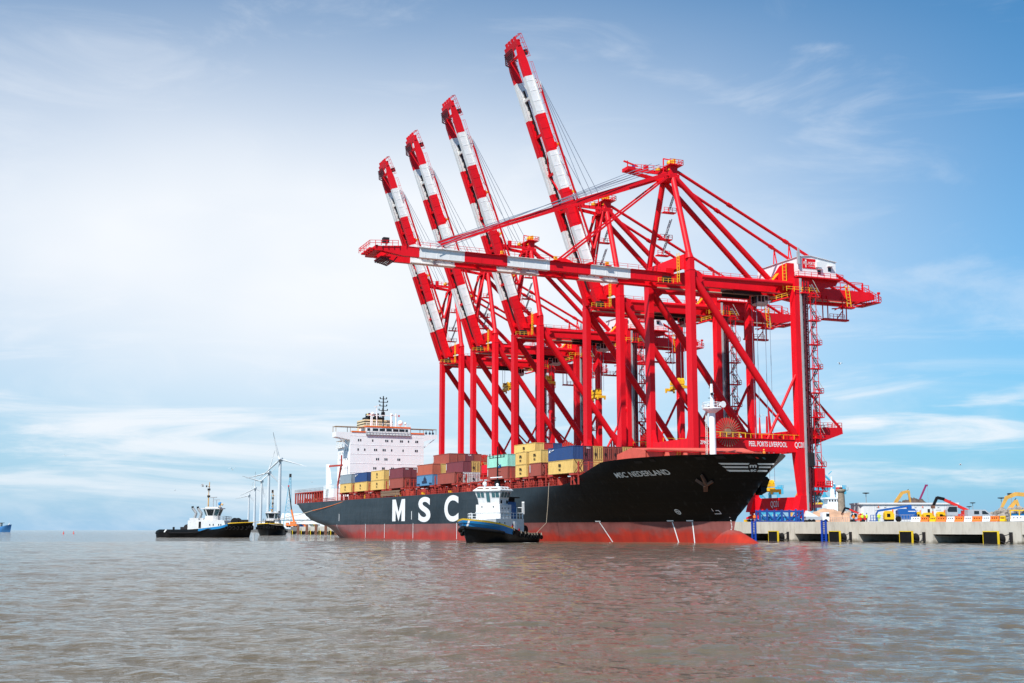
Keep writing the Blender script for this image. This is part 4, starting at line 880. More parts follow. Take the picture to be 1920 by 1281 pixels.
# stern gear
P1('stores_crane', ship, 'ship_white', lambda b: b.prism([(-227, 12.3), (-224.2, 12.3), (-222.6, 18.5), (-225.5, 25.3), (-227.2, 25.3), (-226.8, 18)], 1, -18.2, -17.4))
P1('stores_crane_jib', ship, 'ship_red', lambda b: b.bar((-227.4, -17.8, 24.6), (-215.5, -16, 24.5), .6) and b.bar((-216.5, -16, 24.4), (-220, -16, 17.5), .5) and b.bar((-216.2, -16, 24.4), (-216.2, -16, 28), .4))
P1('stern_house', ship, 'ship_white', lambda b: b.box(-229.5, -217.5, -18.2, -13.8, 12.4, 16.6) and b.rail([(-229.5, -18.1, 16.6), (-217.5, -18.1, 16.6)], 1.2, 0, 1.2, .06))
md = MB(); md.box(-270, -231, -17.4, 17.4, 16.0, 16.3)
for x in np.arange(-269.5, -231, 3.2): 
    for y in (-17.1, 17.1): md.bar((x, y, 12.2), (x, y, 16.0), .5)
for x in (-262, -252, -243, -236): md.box(x - 1.2, x + 1.2, -12, 12, 12.2, 15.9)
md.build('mooring_deck', 'ship_red', ship)
for x in (-258, -247.5, -240): P1('winch', ship, 'cream' if x == -247.5 else 'ship_red', lambda b: b.lathe([(.9, -1), (.9, -.8), (.5, -.7), (.5, .7), (.9, .8), (.9, 1)], (x, -15.6, 13.4), axis=1))
P1('stern_rail', ship, 'walk_grey', lambda b: b.rail([(-231, -17.3, 16.3), (-270, -17.3, 16.3), (-270, 17, 16.3)], 1.15, 0, 1.6, .05, 3))
P1('stern_rail', ship, 'ship_red', lambda b: b.rail([(-215, -18.3, 12.35), (-262, -18.2, 12.35), (-268.5, -16.5, 12.35), (-270.6, -14, 12.35)], 1.1, 0, 1.6, .05, 3))
# bow gear
bw = MB(); bw.add([(-29.5, -14, 15.3), (-17.5, -14.2, 15.3), (-17.5, -14.2, 18.45), (-23.3, -14.1, 19.3), (-29.5, -14, 18.2)], [(0, 1, 2, 3, 4)]); bw.add([(-29.5, -13.7, 15.3), (-17.7, -13.9, 15.3), (-17.7, -13.9, 18.45), (-23.3, -13.8, 19.3), (-29.5, -13.7, 18.2)], [(4, 3, 2, 1, 0)])
bw.add([(-23.3, -14.1, 19.3), (-17.5, -14.2, 18.45), (-17.4, 14, 18.45), (-23.3, 14, 20.0)], [(0, 1, 2, 3)]); bw.box(-17.8, -17.5, -13.9, 13.8, 15, 18.3)
bw.box(-17.9, -16.6, -14.25, 14, 18.46, 18.7)
for y in np.arange(-10, 14, 4.4): bw.prism([(-17.5, 15), (-15.6, 15), (-16.8, 18.3), (-17.5, 18.3)], 1, y, y + .9)
bw.build('breakwater', 'ship_salmon', ship)
fm = MB(); fm.tube((-14.3, 0, 15), (-14.3, 0, 27.3), .72, n=18, r2=.62); fm.tube((-14.3, 0, 27.3), (-14.3, 0, 32.4), .42, n=14, r2=.26); fmo = fm.build('foremast', 'ship_white', ship)
P1('mast_platform', fmo, 'ship_white', lambda b: b.lathe([(.7, 26.3), (2.0, 27.2), (2.0, 27.4), (.3, 27.45)], (-14.3, 0, 0), n=14) and b.rail([(-14.3 + 1.95 * math.cos(a * .785), 1.95 * math.sin(a * .785), 27.4) for a in range(9)], 1.1, 0, .9, .05) and b.bar((-16, -1.2, 27.8), (-13, -1.6, 27.8), .35))
P1('horn', fmo, 'ship_white', lambda b: b.lathe([(.15, 0), (.3, .7), (.62, 1.3), (.68, 1.45)], (-13.4, 1.2, 28.0), axis=0, n=14))
P1('mast_ladder', fmo, 'cab_grey', lambda b: b.ladder((-15.1, -1.0, 16), (-15.0, -.95, 27), .5, sd=(1, 0, 0), step=.45, r=.05))
P1('mast_light', fmo, 'dark_steel', lambda b: b.bar((-14.3, 0, 32.4), (-14.3, 0, 33.3), .25) and b.bar((-14.9, -.3, 31.6), (-13.8, .3, 31.7), .12) and b.box(-14.0, -13.6, -.5, -.1, 30.0, 30.5) and b.bar((-14.3, -.9, 29.4), (-14.3, .9, 29.6), .12))
for x, y, m_ in ((-15.8, -5.5, 'anchor_rust'), (-13, -3.6, 'safety_yellow'), (-11, 4, 'anchor_rust'), (-8.5, 0, 'ship_red')):
    P1('windlass', ship, m_, lambda b: b.lathe([(.9, -.9), (.9, -.7), (.5, -.6), (.5, .6), (.9, .7), (.9, .9)], (x, y, 16.6), axis=1) and b.box(x - 1, x + 1, y - 1.2, y + 1.2, 15.3, 16.2))
P1('bow_ladder', ship, 'safety_yellow', lambda b: b.ladder((-17.2, -6.5, 15), (-17.2, -6.5, 18.6), .7, sd=(0, 1, 0)))
P1('pilot_rope', ship, 'cable_brown', lambda b: b.path([(-52.4, -18.6, 13.0), (-52.8, -18.7, 8), (-53.2, -18.9, 4), (-56.5, -20, 1.5), (-60, -21.5, 1.6)], .06, n=5))
def tow(a, b, sag, m_, name): 
    pts = [Vector(a).lerp(Vector(b), k / 14) - Vector((0, 0, sag * 4 * (k / 14) * (1 - k / 14))) for k in range(15)]; o = MB().path(pts, .085, n=5).build(name, m_, ship); return o

# ---------------------------------------------------------------- containers (each a thing of its own, standing on the ship)
CCOL = {'yellow': (.66, .43, .13), 'redbrown': (.30, .065, .045), 'maroon': (.17, .035, .045), 'orangebrown': (.42, .10, .055), 'navy': (.02, .055, .17), 'skyblue': (.09, .22, .38), 'mint': (.30, .62, .50), 'grey': (.23, .28, .32), 'white': (.66, .66, .64), 'brightred': (.45, .03, .03)}
for k, v in CCOL.items(): mat('box_' + k, v, .55, var=.10, scale=.4, dirt=tuple(c * .45 + .03 for c in v), damt=.5, stretch=2)
_cm = {}
def box_mesh(Lc, H=3.0):
    k = (Lc, H)
    if k in _cm: return _cm[k]
    mb = MB(); Wd = 2.42; n = int(Lc / .34) * 2; p = [0, 1, 1, 0]
    def wall(a, b, nrm, z0, z1, cnt):
        a, b, nrm = Vector(a), Vector(b), Vector(nrm); v = []
        for i in range(cnt * 2 + 1):
            c = a.lerp(b, i / (cnt * 2)) - nrm * (.05 if (i // 1) % 4 in (1, 2) else .0); v += [c + Vector((0, 0, z0)), c + Vector((0, 0, z1))]
        mb.add(v, [(2 * i, 2 * i + 2, 2 * i + 3, 2 * i + 1) for i in range(cnt * 2)])
    y = Wd / 2 - .04; z0, z1 = .16, H - .12
    wall((.15, -y, 0), (Lc - .15, -y, 0), (0, -1, 0), z0, z1, n); wall((Lc - .15, y, 0), (.15, y, 0), (0, 1, 0), z0, z1, n)
    wall((Lc - .04, -y + .1, 0), (Lc - .04, y - .1, 0), (1, 0, 0), z0, z1, 12); wall((.04, y - .1, 0), (.04, -y + .1, 0), (-1, 0, 0), z0, z1, 12)
    e = .15; w = Wd / 2
    for yy in (-w, w - e):
        for xx in (0, Lc - e): mb.box(xx, xx + e, yy, yy + e, 0, H - .02)
        mb.box(e, Lc - e, yy, yy + .12, .02, .17); mb.box(e, Lc - e, yy, yy + .12, H - .14, H - .03)
    for xx in (0, Lc - .12): mb.box(xx, xx + .12, -w + e, w - e, .02, .17); mb.box(xx, xx + .12, -w + e, w - e, H - .14, H - .03)
    mb.box(.1, Lc - .1, -w + .1, w - .1, H - .09, H - .06)
    o = mb.build('cargo_container', 'box_yellow'); me = o.data; bpy.data.objects.remove(o); _cm[k] = me
    return me
SM = Matrix.Translation(SHIP_O) @ Matrix.Rotation(SHIP_RZ, 4, 'Z') @ Matrix.Diagonal((SHK, SHK, SHK, 1))
Z0, TH = 14.78, 3.0
_mm = {}
def container(bay, row, tier, col, label, mark=None, end=None, doors=False):
    x, Lc = BAYS[bay]; key = (Lc, col)
    if key not in _mm: m_ = box_mesh(Lc).copy(); m_.materials.clear(); m_.materials.append(M['box_' + col]); _mm[key] = m_
    o = bpy.data.objects.new('cargo_container', _mm[key]); C.objects.link(o)
    o.matrix_world = SM @ Matrix.Translation((x, -17.22 + row * 2.5, Z0 + (tier - 1) * TH))
    tag(o, label, 'shipping container', 'containers stacked on the ship')
    y = -1.28
    def letter(name, mb, m_): return mb.build(name, m_, o)
    if mark == 'm':
        k = 1.0; cx = Lc * .47; t = MB()
        text(t, 'm', .95 * k, lambda u, v: (cx + u, y, 1.55 + v), width=1.15, bold=.03); text(t, 'sc', .55 * k, lambda u, v: (cx + u, y, .75 + v), width=1.0, bold=.04); letter('lettering', t, 'black')
    if mark == 'hm':
        t = MB(); text(t, 'APL', .5, lambda u, v: (2.0 + u, y, 2.1 + v), width=2.0); 
    if mark == 'swoosh':
        t = MB(); t.prism([(.5, 2.1), (1.2, 2.65), (1.1, 2.35), (1.6, 2.5), (1.1, 2.2), (1.3, 1.9), (.9, 2.0), (.6, 1.75)], 1, y - .01, y + .02); t.prism([(1.8, 2.35), (3.0, 2.55), (3.0, 2.38), (1.8, 2.2)], 1, y - .01, y + .02); letter('logo', t, 'sign_white')
    if mark == 'island':
        t = MB(); t.prism([(4.2, .75), (8.0, .75), (8.0, 1.2), (7.5, 1.5), (7.5, 1.9), (6.7, 2.3), (6.7, 2.6), (6.1, 2.6), (6.1, 2.25), (5.5, 2.0), (5.5, 1.5), (4.2, 1.2)], 1, y - .01, y + .02); t.box(.5, 2.4, y - .01, y + .02, .35, .7); t.box(9.8, 11.6, y - .01, y + .02, .35, .7); letter('logo', t, 'navy')
    if mark == 'code':
        t = MB(); t.box(.4, .62, y - .01, y + .02, .9, 2.6); letter('lettering', t, 'sign_white')
    if end:
        t = MB(); text(t, end, .36, lambda u, v: (Lc + .03, .0 + u, 2.35 + v), width=1.1, bold=.02); letter('lettering', t, 'sign_white')
    if doors:
        d = MB()
        for yy in (-.8, -.3, .3, .8): d.bar((Lc + .06, yy, .2), (Lc + .06, yy, 2.75), .06)
        d.box(Lc + .02, Lc + .06, -.9, -.5, .9, 1.5); letter('door_bar', d, 'dark_steel')
    return o
c_ = container
c_(0, 0, 1, 'yellow', 'yellow container at the bottom of the sternmost stack, under the grey one', 'm'); c_(0, 0, 2, 'grey', 'grey blue container on top of the sternmost stack')
c_(1, 0, 1, 'yellow', 'yellow container with black letters below the aft dark blue container', 'm'); c_(1, 0, 2, 'navy', 'dark blue container in the stern stacks, between grey and yellow', 'swoosh')
c_(2, 0, 1, 'yellow', 'lower yellow container of the all yellow two high stack', 'm'); c_(2, 0, 2, 'yellow', 'upper yellow container of the all yellow two high stack', 'm')
c_(3, 0, 1, 'redbrown', 'lower brown red container of the two high stack beside the bridge', 'code'); c_(3, 0, 2, 'maroon', 'upper maroon container of the two high stack beside the bridge', 'code', 'TEX')
c_(3, 1, 1, 'maroon', 'maroon container end behind lashing rods, left of the sky blue container', None, None, True); c_(3, 1, 2, 'maroon', 'maroon container end at the top left of the orange brown container', None, 'TEX')
c_(3, 2, 1, 'yellow', 'yellow container end squeezed in left of the sky blue container')
c_(0, 1, 1, 'yellow', 'yellow container behind the bottom of the sternmost stack'); c_(0, 1, 2, 'navy', 'blue container end showing right of the grey blue container')
c_(1, 1, 1, 'yellow', 'yellow container end at the right of the aft dark blue stack, lower'); c_(2, 1, 1, 'yellow', 'lower yellow container end right of the all yellow stack'); c_(2, 1, 2, 'yellow', 'upper yellow container end right of the all yellow stack')
c_(4, 0, 1, 'skyblue', 'sky blue container with a dark stepped emblem on its side', 'island'); c_(4, 0, 2, 'orangebrown', 'orange brown container on top of the sky blue one', 'code')
c_(4, 1, 1, 'navy', 'dark blue container end beside the sky blue container'); c_(4, 1, 2, 'yellow', 'yellow container end just right of the orange brown container')
c_(4, 2, 2, 'maroon', 'maroon container hidden under the long brown top container')
c_(4, 2, 3, 'redbrown', 'long brown container topmost of the stacks beside the bridge', 'code'); c_(4, 3, 3, 'redbrown', 'brown container end, first right of the topmost long brown one'); c_(4, 4, 3, 'maroon', 'maroon container end with white letters in the top row', None, 'TEX'); c_(4, 5, 2, 'redbrown', 'brown container end behind the mint container, upper'); c_(4, 5, 3, 'redbrown', 'brown container end last in the top row before the mint container')
c_(5, 0, 1, 'redbrown', 'red brown container in the bottom row just left of two white container ends'); c_(5, 1, 1, 'white', 'left white container end in the bottom row', None, None, True); c_(5, 2, 1, 'white', 'right white container end in the bottom row', None, None, True)
c_(5, 1, 2, 'maroon', 'purple maroon container standing above the white container ends', 'code'); c_(5, 2, 2, 'yellow', 'yellow container end above the right white container end', None, None, True)
c_(6, 0, 1, 'redbrown', 'brown red container under the mint green container', 'code'); c_(6, 0, 2, 'mint', 'mint green container, the only one of its colour', 'code'); c_(6, 1, 1, 'maroon', 'maroon container behind the brown one under the mint container'); c_(6, 1, 2, 'mint', 'teal green container end behind the mint green container')
c_(6, 2, 2, 'yellow', 'yellow container under the topmost yellow one'); c_(6, 3, 2, 'maroon', 'maroon container behind the short yellow stack')
c_(6, 3, 3, 'yellow', 'topmost yellow container, above the mint green one', 'm'); c_(6, 4, 3, 'brightred', 'bright red container end right of the topmost yellow container'); c_(6, 5, 3, 'navy', 'blue container end behind the bright red one')
c_(7, 0, 1, 'yellow', 'lower short yellow container right of the tug mast', 'm'); c_(7, 0, 2, 'yellow', 'upper short yellow container right of the mint green one', 'm')
c_(8, 0, 1, 'redbrown', 'short brown container under a short yellow one', 'code'); c_(8, 0, 2, 'yellow', 'short yellow container on top of the short brown one', 'm'); c_(8, 1, 1, 'redbrown', 'brown container end right of the short brown container', None, None, True); c_(8, 1, 2, 'yellow', 'yellow container end left of the big dark blue container')
c_(9, 0, 1, 'yellow', 'large yellow container with black letters under the big dark blue one', 'm'); c_(9, 0, 2, 'navy', 'big dark blue container with white logo nearest the bow', 'swoosh', 'HANJIN' if False else None)
for k, (a, b) in enumerate((('maroon', 'maroon'), ('yellow', 'yellow'), ('redbrown', 'redbrown'), ('redbrown', 'redbrown'), ('yellow', 'yellow'))):
    w_ = ('first', 'second', 'third', 'fourth', 'fifth')[k]
    c_(9, k + 1, 2, b, f'{("maroon","yellow","brown","brown","yellow")[k]} container end, {w_} right of the big dark blue one, upper row', None, 'TEX' if k == 0 else None, True)
    c_(9, k + 1, 1, a, f'{("maroon","yellow","brown","brown","yellow")[k]} container end, {w_} right of the large yellow one, lower row')
# bow seaman
# ================================================================ TUGS (x forward, y to port, z=0 at the waterline)
def tug_hull(Ln, B, sheerf, knuckle, name, parent, mats, bow=.40, blue=None, rows=7, aftround=.16):
    """one lofted skin; mats = [black, blue band, yellow rail]; blue = (x from, x to, depth of band, depth of the rail)"""
    xs = [-Ln / 2 + Ln * (i / 48) for i in range(49)]
    if blue: xs = sorted(xs + [blue[0], blue[1]])
    def half(x, z):
        t = (x + Ln / 2) / Ln; top = sheerf(x); k = max(0, min(1, z / max(top, .1)))
        lb = bow * (1.25 - .45 * k); d = (1 - t) / lb; w = 1.0
        stem = (1 - k) * 1.1
        d = ((Ln / 2 - stem) - x) / (lb * Ln)
        if d < 1: w = 1 - max(0, 1 - max(d, 0)) ** (1.9 + .6 * k)
        e = t / aftround
        if e < 1: w = min(w, 1 - .45 * (1 - e) ** 2.2)
        return B / 2 * w * (.86 + .14 * min(1, k * 1.4))
    mb = MB(); n = len(xs); idx = {}; v = []
    for s in (-1, 1):
        for i, x in enumerate(xs):
            top = sheerf(x)
            zs = [-.8, 0, top * .3, top * .55] + ([top - blue[2], top - blue[3], top] if blue else [top * .8, top - .15, top])
            for j, z in enumerate(zs):
                hw = half(x, z); xx = x
                mx_ = Ln / 2 - (1 - max(0, min(1, z / top))) * 1.1
                v.append((min(xx, mx_), s * hw, z)); idx[s, i, j] = len(v) - 1
    fs, ms = [], []
    for s in (-1, 1):
        for i in range(n - 1):
            xm = (xs[i] + xs[i + 1]) / 2
            for j in range(6):
                q = (idx[s, i, j], idx[s, i + 1, j], idx[s, i + 1, j + 1], idx[s, i, j + 1])
                m = 0
                if blue and blue[0] < xm < blue[1]: m = 1 if j == 4 else 2 if j == 5 else 0
                mb.add([v[k] for k in q], [(0, 1, 2, 3) if s < 0 else (3, 2, 1, 0)], m, False)
    dk = [(x, -half(x, sheerf(x)) + .1, sheerf(x) - .7) for x in xs]
    mb.add(dk + [(a, -b, c) for a, b, c in dk], [(i, i + 1, n + i + 1, n + i) for i in range(n - 1)], 3)
    a = [idx[1, 0, j] for j in range(7)]; b = [idx[-1, 0, j] for j in range(7)]
    mb.add([v[k] for k in a] + [v[k] for k in b], [(j, j + 1, 8 + j, 7 + j) for j in range(6)], 0)
    o = mb.build(name, mats, parent); return o, half
def tyre(parent, p, r=.42, ax=1):
    mb = MB(); n, k = 14, 6; v = []
    for i in range(n):
        a = 6.2832 * i / n
        for j in range(k):
            b = 6.2832 * j / k; rr = r * .72 + r * .28 * math.cos(b); q = (rr * math.cos(a), r * .28 * math.sin(b), rr * math.sin(a))
            v.append(q if ax == 1 else (q[1], q[0], q[2]))
    mb.add([(p[0] + a, p[1] + b, p[2] + c) for a, b, c in v], [(i * k + j, ((i + 1) % n) * k + j, ((i + 1) % n) * k + (j + 1) % k, i * k + (j + 1) % k) for i in range(n) for j in range(k)], 0, True)
    return mb.build('tyre_fender', 'rubber', parent)
# ---- harbour tug close to the ship side
def near_tug():
    hd = R(34); Z = 228.0
    rz = math.atan2(-math.cos(hd), -math.sin(hd))
    t = thing('harbour_tug', 'blue and white tug with yellow rail in front of the ship side', 'tugboat', at(932, Z, 0), rz)
    sh = lambda x: ipl(x, [-10.5, -5, -1, 1.2, 4, 10.5], [1.7, 1.75, 2.1, 2.75, 3.3, 4.25])
    h, half = tug_hull(21, 8.2, sh, 0, 'hull', t, ['tug_black', 'tug_blue', 'tug_yellow', 'tug_deck'], bow=.36, blue=(.9, 10.6, 1.35, .28))
    for s in (-1, 1): P1('bow_fender', h, 'rubber', lambda b: b.path([(x, s * (half(x, 2.7) + .1), sh(x) - 1.55) for x in np.linspace(4, 10.45, 16)], .32, n=8))
    P1('bow_stripe', h, 'sign_white', lambda b: b.add([(9.95, half(9.95, 3.0) + .06, 2.9), (9.75, half(9.75, 3.0) + .06, 2.9), (9.75, half(9.75, 3.9) + .06, 3.86), (9.95, half(9.95, 3.9) + .06, 3.9)], [(0, 1, 2, 3)]))
    for i, x in enumerate((.6, -1.6, -2.9, -4.0, -5.0, -5.9, -6.8, -8.4, -9.4)): 
        ty = tyre(t, (x, half(x, 1.2) + .15, sh(x) - .75)); P1('fender_rope', ty, 'cable_brown', lambda b: b.bar((x, half(x, 1.6) + .1, sh(x) + .05), (x - .1, half(x, 1.2) + .2, sh(x) - .5), .07) and b.bar((x + .45, half(x, 1.6) + .1, sh(x)), (x, half(x, 1.2) + .2, sh(x) - .5), .07))
    for x in (9.5, 8.6): tyre(t, (x, -half(x, 2) - .2, 1.6))
    dh = MB(); dh.box(-4.6, 4.3, -2.6, 2.75, 1.0, 4.25); dh.add([(4.3, -2.6, 1.6), (4.3, 2.75, 1.6), (7.4, 1.6, 2.2), (7.4, -1.6, 2.2), (4.3, -2.6, 4.25), (4.3, 2.75, 4.25), (6.9, 1.5, 4.0), (6.9, -1.5, 4.0)], [(0, 1, 5, 4), (1, 2, 6, 5), (2, 3, 7, 6), (3, 0, 4, 7), (4, 5, 6, 7)])
    do = dh.build('deckhouse', 'tug_white', t)
    for x, z, r_ in ((3.2, 3.4, .22), (-1.0, 3.2, .22), (1.6, 3.5, .15)): P1('porthole', do, 'glass_dark', lambda b: b.lathe([(r_, 2.74), (r_, 2.80)], (x, 0, z), axis=1, n=12))
    P1('life_ring', do, 'machine_red', lambda b: b.box(-1.0, -.6, 2.76, 2.9, 2.4, 3.0)); P1('life_ring', do, 'machine_red', lambda b: b.box(-3.1, -2.8, 2.76, 2.9, 2.1, 2.5)); P1('deckhouse_door', do, 'house_white', lambda b: b.box(-2.1, -1.3, 2.76, 2.84, 1.9, 3.8))
    P1('deckhouse_door', do, 'glass_dark', lambda b: b.box(4.31, 4.36, 1.6, 1.95, 2.9, 3.6))
    t2 = MB(); t2.box(-.7, 2.9, -2.6, 2.6, 4.26, 6.75); t2.box(-.8, 3.0, -2.7, 2.7, 5.3, 5.42); o2 = t2.build('upper_deckhouse', 'tug_white', t)
    for y in (-1.3, 1.2): P1('porthole', o2, 'glass_dark', lambda b: b.lathe([(.13, 2.88), (.13, 2.95)], (0, y, 6.35), axis=0, n=10))
    for x in (.2, 1.3, 2.2): P1('porthole', o2, 'glass_dark', lambda b: b.lathe([(.12, 2.59), (.12, 2.66)], (x, 0, 6.1), axis=1, n=10))
    P1('rail', o2, 'house_white', lambda b: b.rail([(2.8, 2.65, 4.27), (-4.4, 2.65, 4.27)], 1.0, 0, 1.0, .04)); P1('rail', o2, 'house_white', lambda b: b.rail([(4.4, -2.5, 4.27), (6.8, -1.5, 4.1), (6.8, 1.2, 4.1)], 1.0, 0, .9, .04))
    wz = [(6.76, 2.25, 2.55, -.05), (7.7, 2.35, 2.7, -.15), (9.15, 2.85, 3.1, -.5)]; wm = MB(); v = []
    for z, hw, xf, xb in wz: v += [(xf, -hw, z), (xf, hw, z), (xb, hw, z), (xb, -hw, z)]
    wm.add(v, [(3, 2, 1, 0), (8, 9, 10, 11)] + [(r * 4 + i, r * 4 + (i + 1) % 4, r * 4 + 4 + (i + 1) % 4, r * 4 + 4 + i) for r in (0, 1) for i in range(4)])
    wo_ = wm.build('wheelhouse', 'tug_white', t)
    def fw(y0, y1, z0, z1):
        f = lambda z: ipl(z, [7.7, 9.15], [2.70, 3.10]) + .04
        P1('window', wo_, 'glass_blue', lambda b: b.add([(f(z0), y0, z0), (f(z0), y1, z0), (f(z1), y1, z1), (f(z1), y0, z1)], [(0, 1, 2, 3)]))
    for y0, y1, z0 in ((-2.35, -1.65, 8.0), (-1.5, -.85, 8.0), (-.35, .35, 7.25), (.85, 1.55, 8.0), (1.68, 2.4, 8.0)): fw(y0, y1, z0, 8.9)
    for x0, x1 in ((-.25, .55), (.75, 1.5), (1.7, 2.5)):
        g_ = lambda z: ipl(z, [7.7, 9.15], [2.35, 2.85]) + .04
        P1('window', wo_, 'glass_blue', lambda b: b.add([(x0, g_(8.0), 8.0), (x1, g_(8.0), 8.0), (x1 + .05, g_(8.95), 8.95), (x0 + .05, g_(8.95), 8.95)], [(3, 2, 1, 0)]))
    for x0, x1 in ((.1, .5), (1.9, 2.3)): P1('window', wo_, 'glass_dark', lambda b: b.box(x0, x1, 2.33, 2.40, 6.95, 7.5))
    rf = MB(); v = []
    for z, hw, xf, xb in ((9.16, 3.0, 3.35, -.75), (9.3, 3.0, 3.35, -.75), (9.95, 2.3, 2.5, -.1)): v += [(xf, -hw, z), (xf, hw, z), (xb, hw, z), (xb, -hw, z)]
    rf.add(v, [(3, 2, 1, 0), (8, 9, 10, 11)] + [(r * 4 + i, r * 4 + (i + 1) % 4, r * 4 + 4 + (i + 1) % 4, r * 4 + 4 + i) for r in (0, 1) for i in range(4)])
    ro = rf.build('wheelhouse_roof', 'tug_white', t)
    for y0, y1 in ((-2.3, -1.0), (-.5, .3), (.8, 2.2)): P1('sky_window', ro, 'anchor_rust', lambda b: b.add([(3.12, y0, 9.52), (3.12, y1, 9.52), (2.86, y1, 9.72), (2.86, y0, 9.72)], [(0, 1, 2, 3)]))
    for x0, x1 in ((-.3, .4), (.8, 1.4), (1.8, 2.4)): P1('sky_window', ro, 'anchor_rust', lambda b: b.add([(x0, 2.80, 9.52), (x1, 2.80, 9.52), (x1, 2.55, 9.75), (x0, 2.55, 9.75)], [(3, 2, 1, 0)]))
    ms = MB(); ms.tube((.6, .5, 9.95), (.6, .5, 17.2), .17, r2=.10); ms.bar((.6, -1.3, 15.1), (.6, 2.0, 15.3), .12)
    for y in (-1.2, -.5, 1.2, 1.9): ms.bar((.6, y, 15.2), (.6, y, 15.9), .12)
    for z in (11.2, 11.9, 12.6, 13.3): ms.box(.5, .9, .6, 1.2, z, z + .08)
    ms.bar((.6, .5, 14.2), (.6, 1.3, 13.4), .1); ms.box(.3, .9, 0, .9, 10.0, 11.0); mo = ms.build('mast', 'black', t)
    P1('radar', mo, 'house_white', lambda b: b.bar((.6, -1.0, 11.6), (.6, 1.6, 11.7), .3, .15)); P1('flag', mo, 'tug_funnel', lambda b: b.prism([(.6, 13.2), (1.3, 13.3), (1.2, 14.0), (.6, 13.6)], 0, .55, .6))
    P1('dome', ro, 'house_white', lambda b: b.ball((1.6, -1.6, 10.5), .42) and b.bar((1.6, -1.6, 9.9), (1.6, -1.6, 10.3), .2)); P1('searchlight', ro, 'house_white', lambda b: b.ball((1.8, 1.3, 10.25), .3))
    fu = MB(); fu.box(-4.2, -1.4, -1.3, 1.3, 4.26, 7.3); fo = fu.build('funnel', 'tug_blue' if False else 'tug_funnel', t)
    P1('funnel_cap', fo, 'black', lambda b: b.box(-3.9, -1.8, -1.2, 1.2, 7.31, 8.1) and b.box(-4.8, -1.3, -1.7, 1.7, 8.0, 8.2) and b.bar((-2.9, 0, 8.2), (-2.9, 0, 8.8), .2))
    P1('life_raft', t, 'house_white', lambda b: b.bar((-6.3, 1.5, 5.2), (-5.6, 1.9, 7.3), .45)); P1('rail', t, 'house_white', lambda b: b.rail([(-4.3, 2.6, 4.3), (-4.3, -2.4, 4.3)], 2.0, 0, 1.2, .06))
    P1('tow_winch', t, 'black', lambda b: b.lathe([(.9, -1.1), (.95, -.9), (.6, -.8), (.6, .8), (.95, .9), (.9, 1.1)], (-6.1, 1.0, 2.2), axis=1, n=14)); P1('deck_crane', t, 'safety_yellow', lambda b: b.bar((-7.6, 1.6, 1.4), (-6.6, 1.2, 3.6), .16))
    return t
near_tug()
